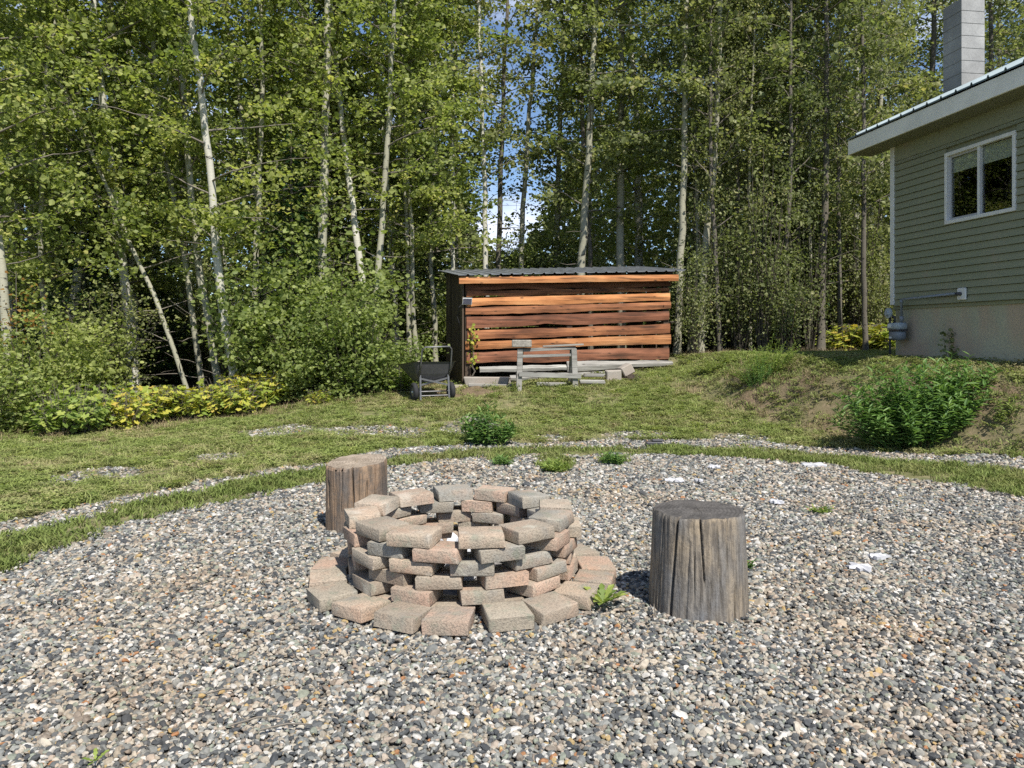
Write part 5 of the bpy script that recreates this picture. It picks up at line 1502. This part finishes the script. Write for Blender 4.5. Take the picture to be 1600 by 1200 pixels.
# lance-leaved plants
def lance_plant(name, X, Y, rx, ry, hgt, nst, npl, ls, T, mat, seed, lab, cat, droop=.3, group=None):
    g = np.random.default_rng(seed); zb = h1(X, Y)
    root = empty(name, (X, Y, zb), lab, cat, group)
    tubes, C, D, N = [], [], [], []
    for i in range(nst):
        az = g.uniform(0, 6.28); q = math.sqrt(g.random()); ex, ey = rx * q * math.cos(az), ry * q * math.sin(az)
        top = hgt * g.uniform(.5, 1.12) * (1 - .5 * q * q)
        t = np.linspace(0, 1, 6)
        zg = (h1(X + ex * .8, Y + ey * .8) - zb) * .6
        B = np.stack([ex * (.45 + .55 * t), ey * (.45 + .55 * t), zg * .8 + top * t], -1) + g.normal(0, .015, (6, 3)) * t[:, None]
        tubes.append((B, .006 * (1 - t * .7), 4))
        for k in range(npl):
            tt = .15 + .85 * (k + g.random() * .6) / npl; c = np.array([np.interp(min(tt, 1), t, B[:, e]) for e in range(3)])
            a2 = k * 2.4 + g.uniform(-.4, .4) + az; upz = g.uniform(-.1, .65) + .5 * (tt > .9)
            d = np.array([math.cos(a2), math.sin(a2), upz])
            C.append(c); D.append(d); N.append(np.array([-d[0] * upz, -d[1] * upz, 1.0]) + g.normal(0, .2, 3))
    V, Fq = tube_arrays(tubes); n = len(C)
    link('stems', np_mesh('stems', V, Fq, [mat], True, {'rnd': ('FLOAT', np.full(len(V), .3))}), root)
    link('foliage', leaf_mesh('foliage', np.array(C), ls * np.exp(g.normal(0, .2, n)), T, mat, g, D=np.array(D), N=np.array(N)), root)
    return root
lance_plant('bushy_plant', 5.16, 9.72, 1.1, .5, 1.05, 190, 28, .115, T_LANCE, LUSH_LEAF, 1, 'large lush green leafy plant growing against the earth bank', 'plant')
X, Y = px(760, 697); lance_plant('bushy_plant', X, Y, .40, .25, .52, 60, 16, .10, T_LANCE, LUSH_LEAF, 2, 'dark green leafy weed clump in the lawn behind the fire pit', 'weed')
X, Y = px(771, 690); lance_plant('tall_weed', X, Y, .05, .05, .95, 3, 16, .05, T_LANCE, LIME_LEAF, 3, 'tall thin weed stalk rising from the dark green clump', 'weed')
X, Y = px(738, 690); lance_plant('tall_weed', X, Y, .25, .1, .62, 9, 12, .04, T_LANCE, DULL_LEAF, 4, 'spindly brown-green weed stalks beside the dark green clump', 'weed')
X, Y = px(958, 724); lance_plant('bushy_plant', X, Y, .16, .14, .17, 30, 10, .06, T_LANCE, LUSH_LEAF, 5, 'small rounded green weed at the far edge of the gravel', 'weed')
X, Y = px(868, 738); lance_plant('grass_clump', X, Y + .1, .16, .2, .12, 40, 8, .08, T_NEEDLE, LIME_LEAF, 6, 'tongue-shaped grass clump growing into the gravel', 'grass clump')
X, Y = px(785, 726); lance_plant('grass_clump', X, Y, .13, .12, .11, 26, 8, .07, T_NEEDLE, LUSH_LEAF, 7, 'low green clump at the gravel edge in front of the dark weed', 'grass clump')
X, Y = px(1286, 800); lance_plant('small_weed', X, Y, .12, .08, .05, 14, 6, .05, T_LANCE, LIME_LEAF, 8, 'tiny green weed sprouting in open gravel past the grey stump', 'weed')
X, Y = px(1167, 886); lance_plant('small_weed', X, Y, .05, .05, .05, 8, 6, .04, T_LANCE, LUSH_LEAF, 9, 'tiny green sprig against the side of the grey stump', 'weed')
X, Y = px(1500, 672, .3); lance_plant('small_weed', 6.0, 9.2, .2, .15, .25, 16, 8, .07, T_LANCE, SHRUB_LEAF, 10, 'pale weed on the bank beside the lush plant', 'weed')
# feathery greenery near the thicket
X, Y = px(1195, 592, .75); lance_plant('feathery_plant', X, Y, .75, .4, .62, 90, 22, .06, T_NEEDLE, LIME_LEAF, 11, 'feathery yellow-green plant at the end of the bank', 'plant')
X, Y = px(1175, 598, .7); lance_plant('feathery_plant', X + .1, Y, .3, .25, .5, 40, 18, .05, T_NEEDLE, LUSH_LEAF, 12, 'fine emerald fern-like plant among the feathery yellow one', 'plant')
X, Y = px(1120, 585, .75); lance_plant('feathery_plant', X, Y, .5, .3, .35, 40, 14, .06, T_LANCE, SHRUB_LEAF, 13, 'low loose greenery between the shed and the feathery plant', 'plant')
for i, (u, v) in enumerate(((770, 612), (800, 608), (838, 610), (850, 607), (880, 610), (1000, 606))):
    X, Y = px(u, v, .48); lance_plant('small_weed', X, Y, .14, .08, .16 + .05 * (i % 3), 12, 8, .05, T_LANCE, SHRUB_LEAF, 30 + i, 'small leafy weed in the grass before the woodshed', 'weed', group='weeds before the woodshed')
# dandelion by the fire pit
def rosette(X, Y, n, L, lab, seed):
    g = np.random.default_rng(seed); a = np.linspace(0, 6.28, n, endpoint=False) + g.uniform(-.25, .25, n)
    el = g.uniform(.15, 1.1, n)
    D = np.stack([np.cos(a), np.sin(a), el], -1); N = np.stack([-np.cos(a) * el, -np.sin(a) * el, np.ones(n)], -1)
    root = empty('dandelion_plant', (X, Y, 0.015), lab, 'weed')
    link('leaf_rosette', leaf_mesh('leaf_rosette', np.zeros((n, 3)) + np.array([0, 0, .01]), L * g.uniform(.6, 1.1, n), T_TOOTH, LIME_LEAF, g, D=D, N=N), root)
X, Y = px(942, 950); rosette(X, Y, 17, .15, 'bright green toothed dandelion beside the fire pit', 4)
X, Y = px(158, 1196); rosette(X - .01, Y - .02, 6, .05, 'small green rosette poking from the near gravel', 6)

# vines
def vine(name, pts, n, ls, mat, T, lab, seed, sig):
    g = np.random.default_rng(seed); P = np.array(pts, float); t = np.linspace(0, len(P) - 1, 14)
    B = np.stack([np.interp(t, np.arange(len(P)), P[:, q]) for q in range(3)], -1) + g.normal(0, .012, (14, 3))
    base = P[0]; root = empty(name, tuple(base), lab, 'vine')
    V, Fq = tube_arrays([(B - base, np.linspace(.007, .003, 14), 5), (B - base + g.normal(0, .03, 3), np.linspace(.005, .002, 14), 5)])
    link('stems', np_mesh('stems', V, Fq, [TWIG], True), root)
    tt = .3 + .7 * g.random(n) if sig > 0 else g.random(n); tt = tt * 13
    C = np.stack([np.interp(tt, np.arange(14), B[:, q]) for q in range(3)], -1) + g.normal(0, abs(sig), (n, 3)) * np.array([1, .5, 1])
    nn = np.tile(np.array([[-.2, -1, .4]]), (n, 1)) + g.normal(0, .4, (n, 3))
    link('foliage', leaf_mesh('foliage', C - base, ls * g.uniform(.6, 1.2, n), T, mat, g, N=nn), root)
vine('yellow_vine', [sw(.18, -.14, .50), sw(.16, -.09, .9), sw(.17, -.08, 1.25), sw(.16, -.08, 1.66)], 60, .07, YELLOW_LEAF, T_ROUND, 'yellow-leaved vine climbing the slab boards of the woodshed', 3, .045)
vine('foundation_vine', [hw(-.06, -1.55, 1.1), hw(-.03, -1.40, 1.25), hw(-.02, -1.34, 1.5)], 70, .07, DULL_LEAF, T_ROUND, 'small dark vine creeping up the concrete foundation', 5, -.07)
# rusty leaves on the edge tree
g = np.random.default_rng(4)
C = np.array(at(25, 500, 12.3)) + g.normal(0, 1, (160, 3)) * np.array([.25, .2, .28])
root = empty('rusty_branch', at(25, 560, 12.3), 'rusty orange leafy sapling against the aspen trunk', 'sapling')
root.location.z = h1(root.location.x, root.location.y)
bl = np.array(root.location)
V, Fq = tube_arrays([(np.array([[0, 0, -.05], [.02, 0, .5], [0, 0, C[:, 2].max() - bl[2]]]), np.array([.012, .01, .004]), 5)])
link('stem', np_mesh('stem', V, Fq, [TWIG], True), root)
link('foliage', leaf_mesh('foliage', C - bl, .06 * np.exp(g.normal(0, .25, 160)), T_OVAL, RED_LEAF, g), root)
